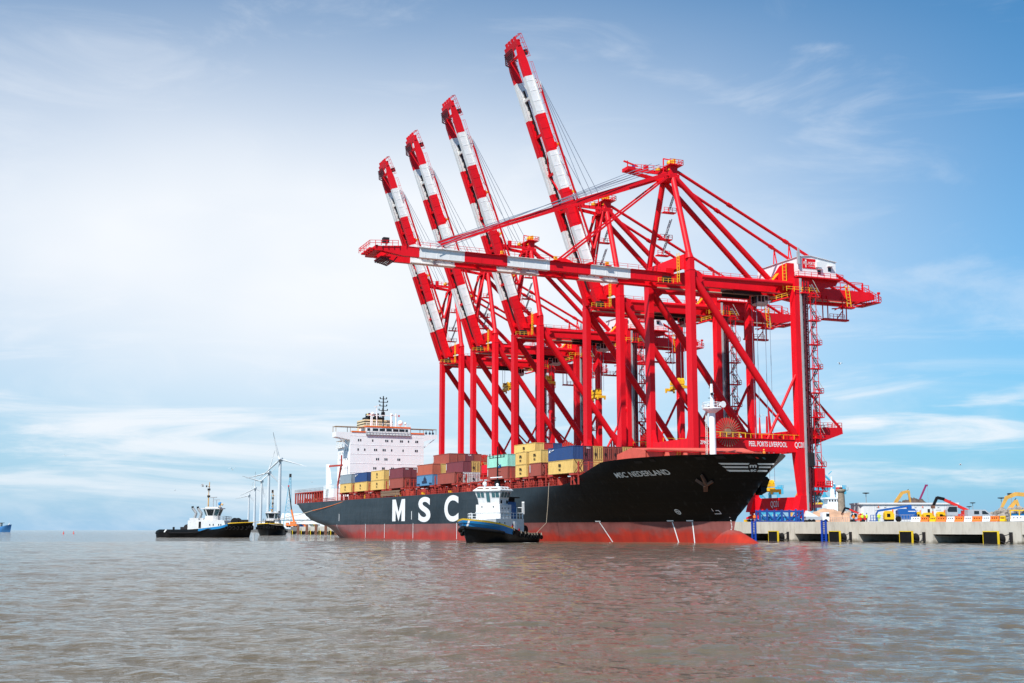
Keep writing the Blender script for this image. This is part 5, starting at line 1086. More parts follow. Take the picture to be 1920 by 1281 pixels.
# ---- the two ship handling tugs off the stern
def far_tug():
    t = thing('harbour_tug', '', 'tugboat')
    sh = lambda x: ipl(x, [-15, -13.5, -3.5, -1.2, 6, 9, 15], [1.9, 2.45, 2.45, 2.6, 3.4, 4.2, 4.55])
    h, half = tug_hull(30, 10.4, sh, 0, 'hull', t, ['tug_black', 'tug_blue', 'tug_yellow', 'tug_deck'], bow=.30, blue=(-.6, 8.6, .75, .02))
    for s in (-1, 1): P1('bow_rail', h, 'tug_yellow', lambda b: b.path([(x, s * half(x, 4.4) * .98, sh(x) + .05) for x in np.linspace(8.7, 14.9, 10)], .16, n=6))
    for s in (-1, 1): P1('belt_fender', h, 'rubber', lambda b: b.path([(x, s * (half(x, 1.6) + .1), z) for x, z in ((-15, 1.35), (-9, 1.35), (-4, 1.35), (-.5, 1.6), (2.4, 2.5), (8, 2.8))], .24, n=7))
    for a in np.linspace(8.4, 14.4, 7):
        for s in (-1, 1): tyre(t, (a, s * (half(a, 3.2) + .25), 3.0 - .25 * ((a * 2) % 2)), .62)
    for y in (-1.6, 0, 1.6): tyre(t, (14.75 - abs(y) * .25, y, 3.1), .62, ax=0)
    dh = MB(); dh.prism([(-1.4, 2.0), (7.6, 2.6), (6.8, 5.1), (4.8, 5.35), (-1.4, 5.3)], 1, -3.3, 3.3); do = dh.build('deckhouse', 'tug_white', t)
    for x in (2.2, 3.3, 5.0, 5.7): 
        for s in (-1, 1): P1('porthole', do, 'glass_dark', lambda b: b.box(x, x + .3, min(s * 3.28, s * 3.36), max(s * 3.28, s * 3.36), 3.6, 4.1))
    for s in (-1, 1): P1('deck_door', do, 'black', lambda b: b.box(-1.2, -.5, min(s * 3.28, s * 3.38), max(s * 3.28, s * 3.38), 2.9, 4.8))
    P1('funnel_casing', t, 'tug_white', lambda b: b.box(-4.3, -1.5, -3.0, -1.4, 2.2, 5.9) and b.box(-4.3, -1.5, 1.4, 3.0, 2.2, 5.9) and b.box(-5.0, -3.6, -2.6, 2.6, 2.2, 5.2))
    for s in (-1, 1): P1('exhaust', t, ['walk_grey', 'black'], lambda b: b.tube((-3.0, s * 2.2, 5.9), (-2.5, s * 2.2, 7.4), .42) and b.tube((-2.5, s * 2.2, 7.4), (-3.7, s * 2.2, 8.9), .40) and b.tube((-3.7, s * 2.2, 8.9), (-3.8, s * 2.2, 9.5), .36, 1))
    wm = MB(); v = []
    for z, hw, xf, xb in ((5.31, 1.9, 4.0, -.3), (6.6, 1.9, 4.0, .1), (8.7, 2.5, 4.8, -.6)): v += [(xf, -hw * .6, z), (xf, hw * .6, z), (xf - 1.2, hw, z), (xb + .9, hw, z), (xb, hw * .6, z), (xb, -hw * .6, z), (xb + .9, -hw, z), (xf - 1.2, -hw, z)]
    wm.add(v, [tuple(range(7, -1, -1)), tuple(range(16, 24))] + [(r * 8 + i, r * 8 + (i + 1) % 8, r * 8 + 8 + (i + 1) % 8, r * 8 + 8 + i) for r in (0, 1) for i in range(8)])
    wo_ = wm.build('wheelhouse', 'tug_white', t)
    for i in range(8):
        a, b_ = Vector(v[8 + i]), Vector(v[8 + (i + 1) % 8]); c_, d_ = Vector(v[16 + (i + 1) % 8]), Vector(v[16 + i])
        q = lambda s, r: (a.lerp(b_, s)).lerp(d_.lerp(c_, s), r); nn = (b_ - a).cross(d_ - a).normalized() * -.05
        if nn.dot(Vector(((a + b_) / 2).xy.to_3d() - Vector((2, 0, 0)))) < 0: nn = -nn
        P1('window', wo_, 'glass_blue' if i % 3 else 'glass_dark', lambda b: b.add([q(.12, .04) + nn, q(.88, .04) + nn, q(.9, .9) + nn, q(.1, .9) + nn], [(0, 1, 2, 3)]))
    P1('wheelhouse_roof', t, 'tug_white', lambda b: b.box(-.9, 5.0, -2.6, 2.6, 8.71, 8.95) and b.box(.2, 4.2, -1.9, 1.9, 8.95, 9.3))
    ms = MB(); ms.tube((.4, 0, 9.3), (.4, 0, 13), .2); ms.tube((.4, 0, 13), (.6, 0, 17), .12)
    for z, w in ((10.0, .5), (12.4, .35), (14.2, .45), (15.6, .9)): ms.bar((.4, -w, z), (.4, w, z), .14)
    mo = ms.build('mast', 'buff', t)
    P1('mast_light', mo, 'dark_steel', lambda b: [b.box(.1, .8, -.35, .35, z, z + .6) for z in (12.3, 14.4)] and b.box(-.5, -.2, -.2, .2, 15.4, 16)); P1('radar', mo, 'walk_grey', lambda b: b.bar((1.0, 0, 12.2), (3.1, 0, 12.3), .2, .25) and b.bar((2.0, 0, 9.3), (2.0, 0, 12.2), .18) and b.bar((2.3, 0, 11.5), (4, 0, 11.5), .18, .2) and b.bar((3, 0, 9.3), (3, 0, 11.5), .16))
    P1('fire_monitor', t, 'tug_blue', lambda b: b.ball((4.1, 0, 10.3), .55)); P1('monitor_nozzle', t, 'buff', lambda b: b.tube((4.2, 0, 10.2), (5.1, 0, 10.0), .3) and b.bar((4.2, 0, 9.2), (4.2, 0, 10), .3))
    P1('rail', t, 'walk_grey', lambda b: b.rail([(4.4, -3, 5.35), (7, -3, 5.1), (7, 3, 5.1), (4.4, 3, 5.35)], 1.2, 0, .8, .05))
    P1('bow_winch', t, 'black', lambda b: b.lathe([(1.25, -1.8), (1.3, -1.5), (.85, -1.4), (.85, 1.4), (1.3, 1.5), (1.25, 1.8)], (9.6, 0, 4.7), axis=1, n=16) and b.box(10.5, 13, -1.2, 1.2, 4.0, 5.4))
    P1('stern_winch', t, 'dark_steel', lambda b: b.lathe([(1.1, -1.6), (1.1, -1.4), (.7, -1.3), (.7, 1.3), (1.1, 1.4), (1.1, 1.6)], (-5.6, 0, 2.9), axis=1, n=14) and b.box(-7.8, -6.4, -1.4, 1.4, 1.8, 3.2)); P1('bollard', t, 'black', lambda b: b.bar((-10, -1.2, 1.8), (-10, -1.2, 3.2), .5))
    for s in (-1, 1): P1('stern_stripe', h, 'sign_white', lambda b: b.add([(-11.6, s * (half(-11.6, 1.7) + .05), 1.6), (-11.2, s * (half(-11.2, 1.7) + .05), 1.6), (-10.5, s * (half(-10.5, 2.4) + .05), 2.4), (-11.1, s * (half(-11.1, 2.4) + .05), 2.4)], [(0, 1, 2, 3) if s < 0 else (3, 2, 1, 0)]))
    return t
ft = far_tug(); TUG2 = at(386, 392); ft.location = TUG2; ft.rotation_euler = (0, 0, R(-7)); ft['label'] = 'black hulled tug seen side on at the left, blue stripe along its deck'; ft['group'] = 'tugs off the stern'
f2 = copy_tree(ft); TUG3 = at(510, 556); f2.location = TUG3; f2.rotation_euler = (0, 0, R(-85)); f2.scale = (1.1,) * 3; f2['label'] = 'tug seen bow on with a row of tyres, between wind turbines and ship stern'
def line_thing(a, b, sag, r, m_, label):
    pts = [Vector(a).lerp(Vector(b), k / 16) - Vector((0, 0, sag * 4 * (k / 16) * (1 - k / 16))) for k in range(17)]
    return tag(MB().path(pts, r, n=5).build('tow_line', m_), label, 'rope')
sv = SM @ Vector((-205, -18.4, 11.9)); mid_ = (SM @ Vector((-240, -19, 9.3)))
bowp = TUG2 + Vector((12.5, -1.6, 4.6))
line_thing(bowp, mid_, .8, .09, 'cable_brown', 'long tow line rising from the side on tug to the ship stern')
line_thing(mid_, sv, .2, .09, 'barrier_orange', 'orange end of the tow line lying up the dark stern plating')
line_thing(TUG3 + Vector((1, -15, 5)), SM @ Vector((-262, -4, 12.2)), 3.0, .09, 'cable_brown', 'slack lower tow line from the bow on tug to the ship stern')
# ---- small workboat at the left border
wb = thing('workboat', 'blue hulled workboat cut by the left border on the horizon', 'boat', at(-6, 1450), R(-4), None)
tug_hull(34, 9, lambda x: ipl(x, [-17, -8, 4, 17], [5.4, 5.0, 5.6, 8.6]), 0, 'hull', wb, ['turbine_blue', 'turbine_blue', 'turbine_blue', 'tug_deck'], bow=.3)
P1('wheelhouse', wb, ['tug_white', 'glass_dark'], lambda b: b.box(-9, 5, -3, 3, 4.5, 10) and b.box(-9.3, 7, -3.2, 3.2, 10, 10.6, 1)); P1('bow_post', wb, 'tug_white', lambda b: b.bar((12, 0, 6), (14.5, 0, 10), .9)); P1('mast', wb, 'walk_grey', lambda b: b.bar((0, 0, 10), (0, 0, 14), .3))
# ================================================================ WIND TURBINES on the breakwater
TUR = [(525.5, 865, 1130, 25.2, (105, -15, 224), 'nearest and tallest wind turbine, with a blue band on its nacelle'), (504.5, 889, 1388, 25, (75, 195, -45), 'second wind turbine from the ship, one blade pointing up and right'),
       (490.5, 905, 1637, 25.5, (165, 43, -78), 'middle wind turbine of the five, one blade hanging almost straight down'), (478.5, 918, 1917, 25, (89, 207, -29), 'fourth wind turbine from the ship, one blade straight up'), (467, 931, 2313, 25, (72, 195, -48), 'farthest and smallest wind turbine, leftmost of the row')]
for i, (u, y, Z, bl, angs, lab) in enumerate(TUR):
    dd = Z * math.cos(PITCH); zh = CAM_Z + (994 - y) / F_PX * Z * 1.012; hub = at(u, Z, zh); base = at(u - (0), Z, 3.2); base.x = hub.x
    t = thing('wind_turbine', lab, 'wind turbine', (hub.x, Z, 3.0), 0, 'white wind turbines behind the tugs'); H = zh - 3.0
    MB().lathe([(2.0, 0), (1.75, H * .4), (1.2, H - 1.6), (1.2, H - 1.3)], n=20).build('tower', 'turbine', t)
    nb = MB(); nb.box(-1.6, 1.6, -2.2, 5.0, H - 1.5, H + 1.5); no = nb.build('nacelle', 'turbine', t)
    if i == 0: P1('blue_band', no, 'turbine_blue', lambda b: b.box(-1.63, 1.63, -2.24, 5.03, H - .9, H - .1))
    P1('hub', t, 'turbine', lambda b: b.lathe([(.02, -4.2), (.9, -3.7), (1.2, -2.9), (1.2, -2.2)], (0, 0, H), axis=1, n=14))
    for a in angs:
        c, s = math.cos(R(a)), math.sin(R(a)); b_ = MB(); v = []
        for r_, w, th in ((.8, .9, .8), (4, 1.7, .5), (10, 1.3, .35), (18, .8, .22), (bl, .25, .1)):
            for o_, d_ in ((-w * .3, 0), (0, -th / 2), (w * .7, 0), (0, th / 2)): v.append((c * r_ - s * o_, -3.0 + d_, H + s * r_ + c * o_))
        b_.add(v, [(j * 4 + k, j * 4 + (k + 1) % 4, j * 4 + 4 + (k + 1) % 4, j * 4 + 4 + k) for j in range(4) for k in range(4)] + [(19, 18, 17, 16), (0, 1, 2, 3)], 0, True); b_.build('blade', 'turbine', t)
# ================================================================ far quay left of the stern
mc = thing('mobile_crane', 'orange mobile crane with dark telescopic boom on the far quay', 'mobile crane', at(548, 900, DECK), 0)
P1('carrier', mc, 'barrier_orange', lambda b: b.box(-4.5, 4.5, -1.4, 1.4, .9, 2.2) and b.box(-1.5, 2.6, -1.4, 1.4, 2.2, 4.2) and b.box(-4.4, -2.6, -1.3, 1.3, 2.2, 3.3))
for x in (-3.4, -1.8, 1.6, 3.2): P1('wheel', mc, 'rubber', lambda b: b.lathe([(.6, -1.5), (.65, -1.3), (.65, 1.3), (.6, 1.5)], (x, 0, .65), axis=1))
P1('boom_base', mc, 'barrier_orange', lambda b: b.bar((1.3, 0, 3.5), (-.9, 0, 12.5), 1.1)); P1('boom', mc, 'dark_steel', lambda b: b.bar((-.9, 0, 12.5), (-3.3, 0, 29), .8, w2=.5, h2=.5)); P1('boom_tip', mc, 'machine_red', lambda b: b.box(-3.8, -2.9, -.4, .4, 28.8, 29.8))
for u, Z, H, lab in ((540.5, 1000, 40, 'thin pale blue lattice jib behind the orange crane'), (508, 1150, 32, 'short thin pale blue lattice jib behind the bow on tug')):
    t = thing('lattice_crane', lab, 'crane', at(u, Z, 3.6), R(8)); lm = MB()
    for s in (-1, 1):
        for d in (-1, 1): lm.bar((s * 3.2 - 1, d * 1.2, 0), (s * .5 + .6, d * .4, H), .3)
    for k in range(14):
        z0, z1 = H * k / 14, H * (k + 1) / 14; w0, w1 = 3.2 - 2.7 * k / 14, 3.2 - 2.7 * (k + 1) / 14; o0, o1 = -1 + 1.6 * k / 14, -1 + 1.6 * (k + 1) / 14
        lm.bar((-w0 + o0, -1, z0), (w1 + o1, -.9, z1), .16); lm.bar((w0 + o0, 1, z0), (-w1 + o1, .9, z1), .16)
    lm.build('lattice_mast', 'crane_cyan', t); P1('mast_head', t, 'dark_steel', lambda b: b.box(-.3, 1.5, -.6, .6, H, H + 2.8))
sd = thing('warehouse', 'long grey roofed shed behind the far quay, under the ship stern', 'warehouse', at(640, 1050, 3.6), R(4))
P1('wall', sd, 'ship_white', lambda b: b.box(-48, 40, -12, 12, 0, 7)); P1('roof', sd, 'shed', lambda b: b.prism([(-12.6, 7.02), (12.6, 7.02), (0, 12.4)], 0, -49, 41))
rg = random.Random(8)
for k, u in enumerate((556, 563, 569, 576, 583, 590, 597)):
    m_ = ('tug_funnel', 'lift_blue', 'barrier_orange', 'van_white', 'tug_deck', 'machine_yellow', 'van_white')[k]
    lab = ('dark blue', 'blue', 'orange', 'white', 'dark green', 'yellow', 'white cab')[k] + (' van parked on the far quay right of the orange crane' if k < 4 else ' lorry parked on the far quay under the ship stern')
    t = thing('parked_van', lab, 'van', at(u, 905 + k * 6, DECK), R(rg.uniform(-15, 15)), 'vehicles parked on the far quay')
    P1('body', t, m_, lambda b: b.prism([(-2.4, .4), (2.4, .4), (2.4, 1.3), (1.6, 1.5), (1.0, 2.5), (-2.4, 2.5)], 1, -.95, .95)); P1('window', t, 'glass_dark', lambda b: b.box(-1.2, .9, -.98, .98, 1.6, 2.2))
    for x in (-1.5, 1.5): P1('wheel', t, 'rubber', lambda b: b.lathe([(.38, -1), (.38, 1)], (x, 0, .38), axis=1))
# ================================================================ right: dock behind the quay
GZ = 3.9
def far_sts(u, Z, lab, hold):
    t = thing('ship_to_shore_crane', lab, 'container crane', at(u, Z, 3.6), R(12), 'pale blue cranes far behind the quay'); K = 'crane_cyan'
    for x in (-8, 8):
        for y in (-9, 9): member('leg', t, (x, y, 0), (x, y, 30), w=2.2, h=2.2, m=K)
    for y in (-9, 9): member('portal_beam', t, (-8, y, 13), (8, y, 13), w=1.6, h=2.0, m=K); member('brace', t, (-8, y, 29), (8, y, 14), w=1.0, h=1.0, m=K)
    for x in (-8, 8): member('cross_beam', t, (x, -9, 30), (x, 9, 30), w=2, h=2.4, m=K)
    P1('girder', t, K, lambda b: b.box(-24, 14, -3, -1.4, 32.2, 35.2) and b.box(-24, 14, 1.4, 3, 32.2, 35.2) and [b.box(x, x + .6, -1.4, 1.4, 32.6, 33.4) for x in range(-22, 14, 5)])
    P1('machinery_house', t, 'machine_red', lambda b: b.box(-9, 3, -3.2, 3.2, 35.21, 36.4)); P1('trolley', t, 'dark_steel', lambda b: b.box(-15, -7, -2.6, 2.6, 27.5, 32))
    member('pylon', t, (-7, 0, 35), (-9.5, 0, 52), w=1.2, h=1.2, m=K); member('boom_stay', t, (8, 0, 35), (-9.5, 0, 52), w=1.3, h=1.3, m=K); member('stay', t, (-9.5, 0, 52), (-13, 0, 60), w=.8, h=.8, m=K)
    for p in ((-4, 0, 50), (1, 0, 46)): member('platform', t, p, (p[0] + 3, 0, p[2] + 2.6), w=.6, h=.6, m=K)
    P1('backreach', t, K, lambda b: b.box(9, 14, -6, 6, 29, 34) and b.rail([(9, -6, 34), (14, -6, 34), (14, 6, 34)], 2.4, 0, 1.5, .12))
    if hold:
        for x in (-16, -11): member('fall_rope', t, (x, 0, 32), (x, 0, 23.6), w=.2, h=.2, m='dark_steel')
    return t
far_sts(1437, 1080, 'pale blue far crane between the ship bow and the red leg', False)
fc = far_sts(1555, 1080, 'pale blue far crane beside the brown stone tower', True)
sp_ = thing('far_spreader', 'distant yellow spreader under the pale blue crane by the tower', 'spreader', at(1534.5, 1078, 25.0), R(4)); P1('frame', sp_, 'safety_yellow', lambda b: b.box(-6, 6, -1.2, 1.2, -1.0, .4)); P1('headblock', sp_, 'dark_steel', lambda b: b.box(-2, 2, -.8, .8, .41, 2.2))
cn = MB(); cn.box(-6, 6, -1.2, 1.2, -4.0, -1.1); cno = cn.build('cargo_container', 'box_maroon'); cno.location = at(1534.5, 1078, 25.0); cno.rotation_euler = (0, 0, R(4)); tag(cno, 'dark maroon container lifted by the pale blue far crane', 'shipping container')
ws = thing('moored_ship', 'white ship superstructure rising behind the sand heap beside the stone tower', 'ship', at(1562, 900, 3.0), R(5)); ws.scale = (1.0, 1.0, 1.28)
P1('deckhouse', ws, 'ship_white', lambda b: b.box(-5.8, 5, -5, 5, 0, 13) and b.box(-4.6, 3.5, -5, 5, 13, 17) and b.box(-6.6, 6, -5.4, 5, 16.5, 17.3)); P1('mast', ws, 'ship_white', lambda b: b.box(-.8, 1.6, -1, 1, 17.3, 22) and b.bar((0, 0, 22), (0, 0, 29), .8) and b.bar((-2, 0, 25), (2.4, 0, 25), .5))
P1('funnel', ws, ['ship_white', 'machine_red'], lambda b: b.box(3.8, 7, -2, 2, 14, 24) and b.box(3.7, 7.1, -2.1, 2.1, 21, 23, 1) and b.ball((4.4, -5.6, 15.2), 1.0, 1))
for x, z in ((-4, 15), (-2, 15), (0, 15), (2, 15), (-3, 8), (2, 6)): P1('window', ws, 'glass_dark', lambda b: b.box(x, x + (1.2 if z > 10 else 2.6), -5.1, -4.98, z, z + (1 if z > 10 else 2.6)))
tw = thing('stone_tower', 'round brown stone tower with a wide gallery and antennas', 'tower', at(1579.5, 690, 3.6))
MB().lathe([(2.25, 0), (2.0, 10), (1.75, 18.6), (1.75, 19)], n=24).build('shaft', 'stone', tw)
MB().lathe([(1.8, 19.02), (2.5, 19.6), (2.5, 20.8), (1.9, 20.8), (1.9, 20.5)], n=24).build('gallery', 'stone', tw)
P1('antenna', tw, 'dark_steel', lambda b: b.bar((2.2, 0, 20.2), (4.0, 0, 20.2), .2) and b.bar((3.9, 0, 20.2), (3.9, 0, 21.9), .15) and b.box(-.8, .8, -.5, .5, 20.81, 21.7) and b.bar((0, 0, 21.7), (0, 0, 22.8), .15)); P1('annex', tw, 'stone', lambda b: b.box(1.4, 4.6, -1, 1, 0, 2.6))
def heap(name, lab, cat, u, Z, pts, m_, depth, seed, rough=.4, n=26, kind=None, group=None):
    """a ridge whose skyline follows pts (x offset, height), lumpy on both slopes"""
    mb = MB(); xs = np.linspace(pts[0][0], pts[-1][0], n * 2); rg_ = random.Random(seed); k = 13; v = []
    for x in xs:
        h = ipl(x, [p[0] for p in pts], [p[1] for p in pts])
        for j in range(k):
            t = j / (k - 1) * 2 - 1; z = h * max(0, 1 - abs(t) ** 1.5); q = mnoise.noise(Vector((x * .8 + seed, t * 5, seed * 1.7))) + .6 * mnoise.noise(Vector((x * 2.3, t * 11, seed)))
            v.append((x + rg_.uniform(-.1, .1), t * depth, max(-.3, z + q * rough * (1 - abs(t)) ** .4)))
    mb.add(v, [(i * k + j, (i + 1) * k + j, (i + 1) * k + j + 1, i * k + j + 1) for i in range(len(xs) - 1) for j in range(k - 1)], 0, True)
    o = mb.build(name, m_); o.location = at(u, Z, GZ - .3); tag(o, lab, cat, group, kind); return o
heap('sand_heap', 'long low heap of orange sand behind the white lorry', 'sand heap', 1568, 430, [(-10.5, .6), (-8, 4.2), (-4, 4.9), (2, 4.6), (8, 4.4), (16, 3.6)], 'sand', 9, 3, .35)
heap('sand_heap', 'darker heap behind the orange sand in front of the white ship', 'sand heap', 1545, 520, [(-7, .5), (-4, 6.2), (0, 7.4), (5, 7.0), (9, 5.2)], 'sand', 8, 8, .5)
heap('rubble_heap', 'grey stone rubble heap left of the long white building', 'rubble heap', 1596, 480, [(-6, 4.4), (-3, 5.2), (0, 5.7), (3, 7.2), (5.5, 7.6)], 'rubble', 7, 5, .9)
heap('scrap_heap', 'dark brown scrap heap showing over the white building roof', 'scrap heap', 1712, 400, [(-7.2, 6.0), (-3.5, 7.6), (0, 8.7), (2.6, 8.5), (5, 7.2), (7.6, 5.8)], 'scrap', 6, 9, .7)
def boulders(name, lab, u, Z, pts, n, seed):
    mb = MB(); rg_ = random.Random(seed)
    for k in range(n):
        x = rg_.uniform(pts[0][0], pts[-1][0]); h = ipl(x, [p[0] for p in pts], [p[1] for p in pts]); z = rg_.uniform(0, 1) ** .6 * h; y = rg_.uniform(-1.5, 1.5) - (h - z) * .6; r_ = rg_.uniform(.35, .85)
        vv = []; a0 = rg_.uniform(0, 3)
        for i in range(5):
            t = -1 + i * .5
            for j in range(7): a = a0 + 6.283 * j / 7; q = math.sqrt(max(.02, 1 - t * t * .96)) * rg_.uniform(.75, 1.15); vv.append((x + r_ * q * math.cos(a), y + r_ * q * math.sin(a), z + r_ * t * .8))
        mb.add(vv, [(i * 7 + j, i * 7 + (j + 1) % 7, i * 7 + 7 + (j + 1) % 7, i * 7 + 7 + j) for i in range(4) for j in range(7)] + [tuple(range(28, 35))], 0)
    o = mb.build(name, 'rubble'); o.location = at(u, Z, GZ - .2); tag(o, lab, 'boulders', kind='stuff'); return o
boulders('boulder_heap', 'heap of pale broken boulders right of the silver van', 1884, 262, [(-3.6, .8), (-2.2, 2.0), (-.5, 2.7), (1.2, 3.1), (3.5, 2.9), (6, 2.4)], 120, 2)
wbd = thing('site_building', 'long low white modular building behind the blue boom lift', 'building', at(1709, 332, GZ))
P1('wall', wbd, 'site_white', lambda b: b.box(-12.2, 12.2, 0, 9, 0, 5.0) and b.lathe([(1.2, 0), (1.2, 5.0)], (-12.2, 1.2, 0), n=24)); P1('roof', wbd, 'site_white', lambda b: b.box(-13.6, 12.6, -.35, 9.3, 5.01, 5.45))
P1('end_wall', wbd, 'site_white', lambda b: b.box(-13.4, -12.3, 1.25, 8.8, 0, 5.0)); P1('door', wbd, 'glass_dark', lambda b: b.box(4.4, 5.0, -.06, -.005, 2.6, 3.8))
P1('base_skirt', wbd, 'walk_grey', lambda b: b.box(-11.5, 12.25, -.05, -.004, 0, .5))
for x in np.arange(-9.5, 12, 3.05): P1('panel_seam', wbd, 'walk_grey', lambda b: b.box(x, x + .05, -.025, -.003, .5, 4.9))
for x in (-9, -7, -3, 1, 7): P1('vent', wbd, 'walk_grey', lambda b: b.box(x, x + .5, -.06, -.005, 4.1, 4.35)); P1('window_hood', wbd, 'silver', lambda b: b.box(x - .5, x + .9, -.08, -.005, 3.55, 3.63))
for x in (-8.6, -1.2, 3.0): P1('lamp', wbd, 'orange', lambda b: b.box(x, x + .25, -.2, -.005, 4.2, 4.5))
for u, Z, y in ((1626, 420, 926), (1880, 420, 935), (1899, 380, 927), (1826, 520, 944), (1819, 560, 951), (1781, 600, 940)):
    zt = CAM_Z + (994 - y) / F_PX * Z; t = thing('lamp_mast', f'tall thin floodlight mast ' + {1626: 'between the stone tower and the white building', 1880: 'left of the excavator arms', 1899: 'behind the excavator arms', 1826: 'above the silver van', 1819: 'small and far, left of another above the silver van', 1781: 'behind the red telehandler boom'}[u], 'floodlight', at(u, Z, GZ), 0, 'floodlight masts in the dock')
    MB().lathe([(.16, 0), (.10, zt - GZ)], n=8).build('pole', 'walk_grey', t); P1('lamp_ring', t, 'dark_steel', lambda b: b.lathe([(.3, zt - GZ - .25), (1.15, zt - GZ - .1), (1.15, zt - GZ + .12), (.3, zt - GZ + .2)], n=10))
def excavator(lab, u, Z, flip, s, bp, sp, rz=0):
    """bp boom polyline, sp stick end, local metres; machine body under the boom foot"""
    t = thing('excavator', lab, 'excavator', at(u, Z, GZ), rz, 'orange brown excavators'); E_ = 'excavator'
    P1('track', t, 'rubber', lambda b: b.box(-2.3, 2.3, -1.6, -.9, 0, 1.0)); P1('track', t, 'rubber', lambda b: b.box(-2.3, 2.3, .9, 1.6, 0, 1.0))
    P1('body', t, E_, lambda b: b.box(-2.4, 1.6, -1.4, 1.4, 1.1, 2.6)); P1('cab', t, [E_, 'glass_dark'], lambda b: b.box(.1, 1.7, -1.4, -.3, 2.61, 3.5) and b.box(.2, 1.75, -1.45, -.25, 2.7, 3.3, 1))
    bm = MB()
    for (a, wa), (c, wc) in zip(bp, bp[1:]): bm.bar((a[0], 0, a[1]), (c[0], 0, c[1]), .55, wa, w2=.5, h2=wc, up=(0, 0, 1) if abs(c[0] - a[0]) > .2 else (1, 0, 0))
    bm.build('boom', E_, t); e = bp[-1][0]
    P1('stick', t, E_, lambda b: b.bar((e[0], 0, e[1] + .2), (sp[0], 0, sp[1]), .45, .75, w2=.4, h2=.4, up=(1, 0, 0))); P1('ram', t, 'dark_steel', lambda b: b.bar((bp[1][0][0], .1, bp[1][0][1] + .5), (e[0] + .1, .1, e[1] + .6), .16))
    P1('bucket', t, 'dark_steel', lambda b: b.prism([(sp[0] - .6, sp[1]), (sp[0] + .5, sp[1]), (sp[0] + .3, sp[1] - 1.2), (sp[0] - .7, sp[1] - .9)], 1, -.6, .6))
    return t
excavator('excavator arm arching over the white building roof, left of the scrap', 1672, 390, 1, 1, [((0, 2.5), .9), ((1.6, 7.0), 1.0), ((3.6, 9.7), .95), ((5.6, 10.2), .8)], (6.2, 5.2))
excavator('larger excavator arm at the right border behind the boulders', 1926, 285, 1, 1, [((1.5, 2.5), .9), ((.4, 6.2), .9), ((-2.2, 6.4), .85), ((-4.2, 5.6), .7)], (-6.2, 2.2))
excavator('smaller excavator arm before the larger one, bent like an elbow', 1893, 300, 1, 1, [((-.6, 2.3), .8), ((.4, 3.6), .8), ((1.8, 5.2), .8)], (3.2, 1.4))
excavator('excavator arm just left of the near red crane leg', 1482, 520, 1, 1, [((0, 2.5), .9), ((2.0, 10), .9), ((3.4, 13.2), .9)], (5.0, 8.5))
mj = thing('crane_jib', 'dark magenta crane jib leaning up right of the scrap heap', 'crane', at(1727, 405, GZ)); P1('jib', mj, 'mauve', lambda b: b.bar((-1.0, 0, 6.0), (2.2, 0, 12.6), .5)); P1('jib_head', mj, 'mauve', lambda b: b.box(1.9, 2.7, -.3, .3, 12.3, 12.8)); P1('hoist_rope', mj, 'walk_grey', lambda b: b.bar((2.6, 0, 12.3), (2.7, 0, 5), .06)); P1('carrier', mj, 'mauve', lambda b: b.box(-3, 3, -1, 1, .6, 2.4) and b.bar((-1.6, 0, 2.4), (-1, 0, 6), .7))
# plant on the quay apron
def telehandler(lab, u, Z, k, rz):
    t = thing('telehandler', lab, 'telehandler', at(u, Z, GZ), rz, 'red telehandlers'); t.scale = (k,) * 3
    P1('chassis', t, 'machine_red', lambda b: b.box(-1.2, 3.2, -1.0, 1.0, .8, 1.6) and b.box(1.9, 3.4, -.9, .9, 1.6, 2.3)); P1('counterweight', t, 'machine_red', lambda b: b.box(3.2, 3.8, -1, 1, .9, 1.9))
    P1('cab', t, ['silver', 'glass_dark'], lambda b: b.prism([(-1.6, 1.2), (.6, 1.2), (.6, 3.2), (-1.2, 3.2), (-1.7, 2.4)], 1, -1.05, -.1) and b.prism([(-1.4, 2.0), (.45, 2.0), (.45, 3.05), (-1.1, 3.05), (-1.5, 2.4)], 1, -1.09, -.06, 1))
    P1('boom', t, 'machine_red', lambda b: b.bar((3.3, .3, 2.2), (-1.6, .3, 4.5), .5, .55)); P1('boom_head', t, 'black', lambda b: b.bar((-1.6, .3, 4.6), (-3.0, .3, 4.9), .5, .6) and b.bar((-3.0, .3, 5.0), (-3.9, .3, 3.2), .45, .5)); P1('hook', t, 'anchor_rust', lambda b: b.box(-4.3, -3.6, .0, .6, 2.7, 3.3) and b.bar((-4, .3, 2.7), (-4, .3, 1.2), .1))
    for x in (-.8, 2.5): P1('wheel', t, 'rubber', lambda b: b.lathe([(.5, -1.2), (.62, -1.1), (.62, -.7), (.5, -.65)], (x, 0, .62), axis=1, n=16)); P1('wheel', t, 'rubber', lambda b: b.lathe([(.5, .65), (.62, .7), (.62, 1.1), (.5, 1.2)], (x, 0, .62), axis=1, n=16))
telehandler('red telehandler with raised red boom in front of the white building end', 1788, 258, 1.0, 0); telehandler('small red telehandler boom behind the workers left of the boom lift', 1603, 300, .72, 0)
bl = thing('boom_lift', 'blue boom lift with long folded boom before the white building', 'boom lift', at(1700, 262, GZ))
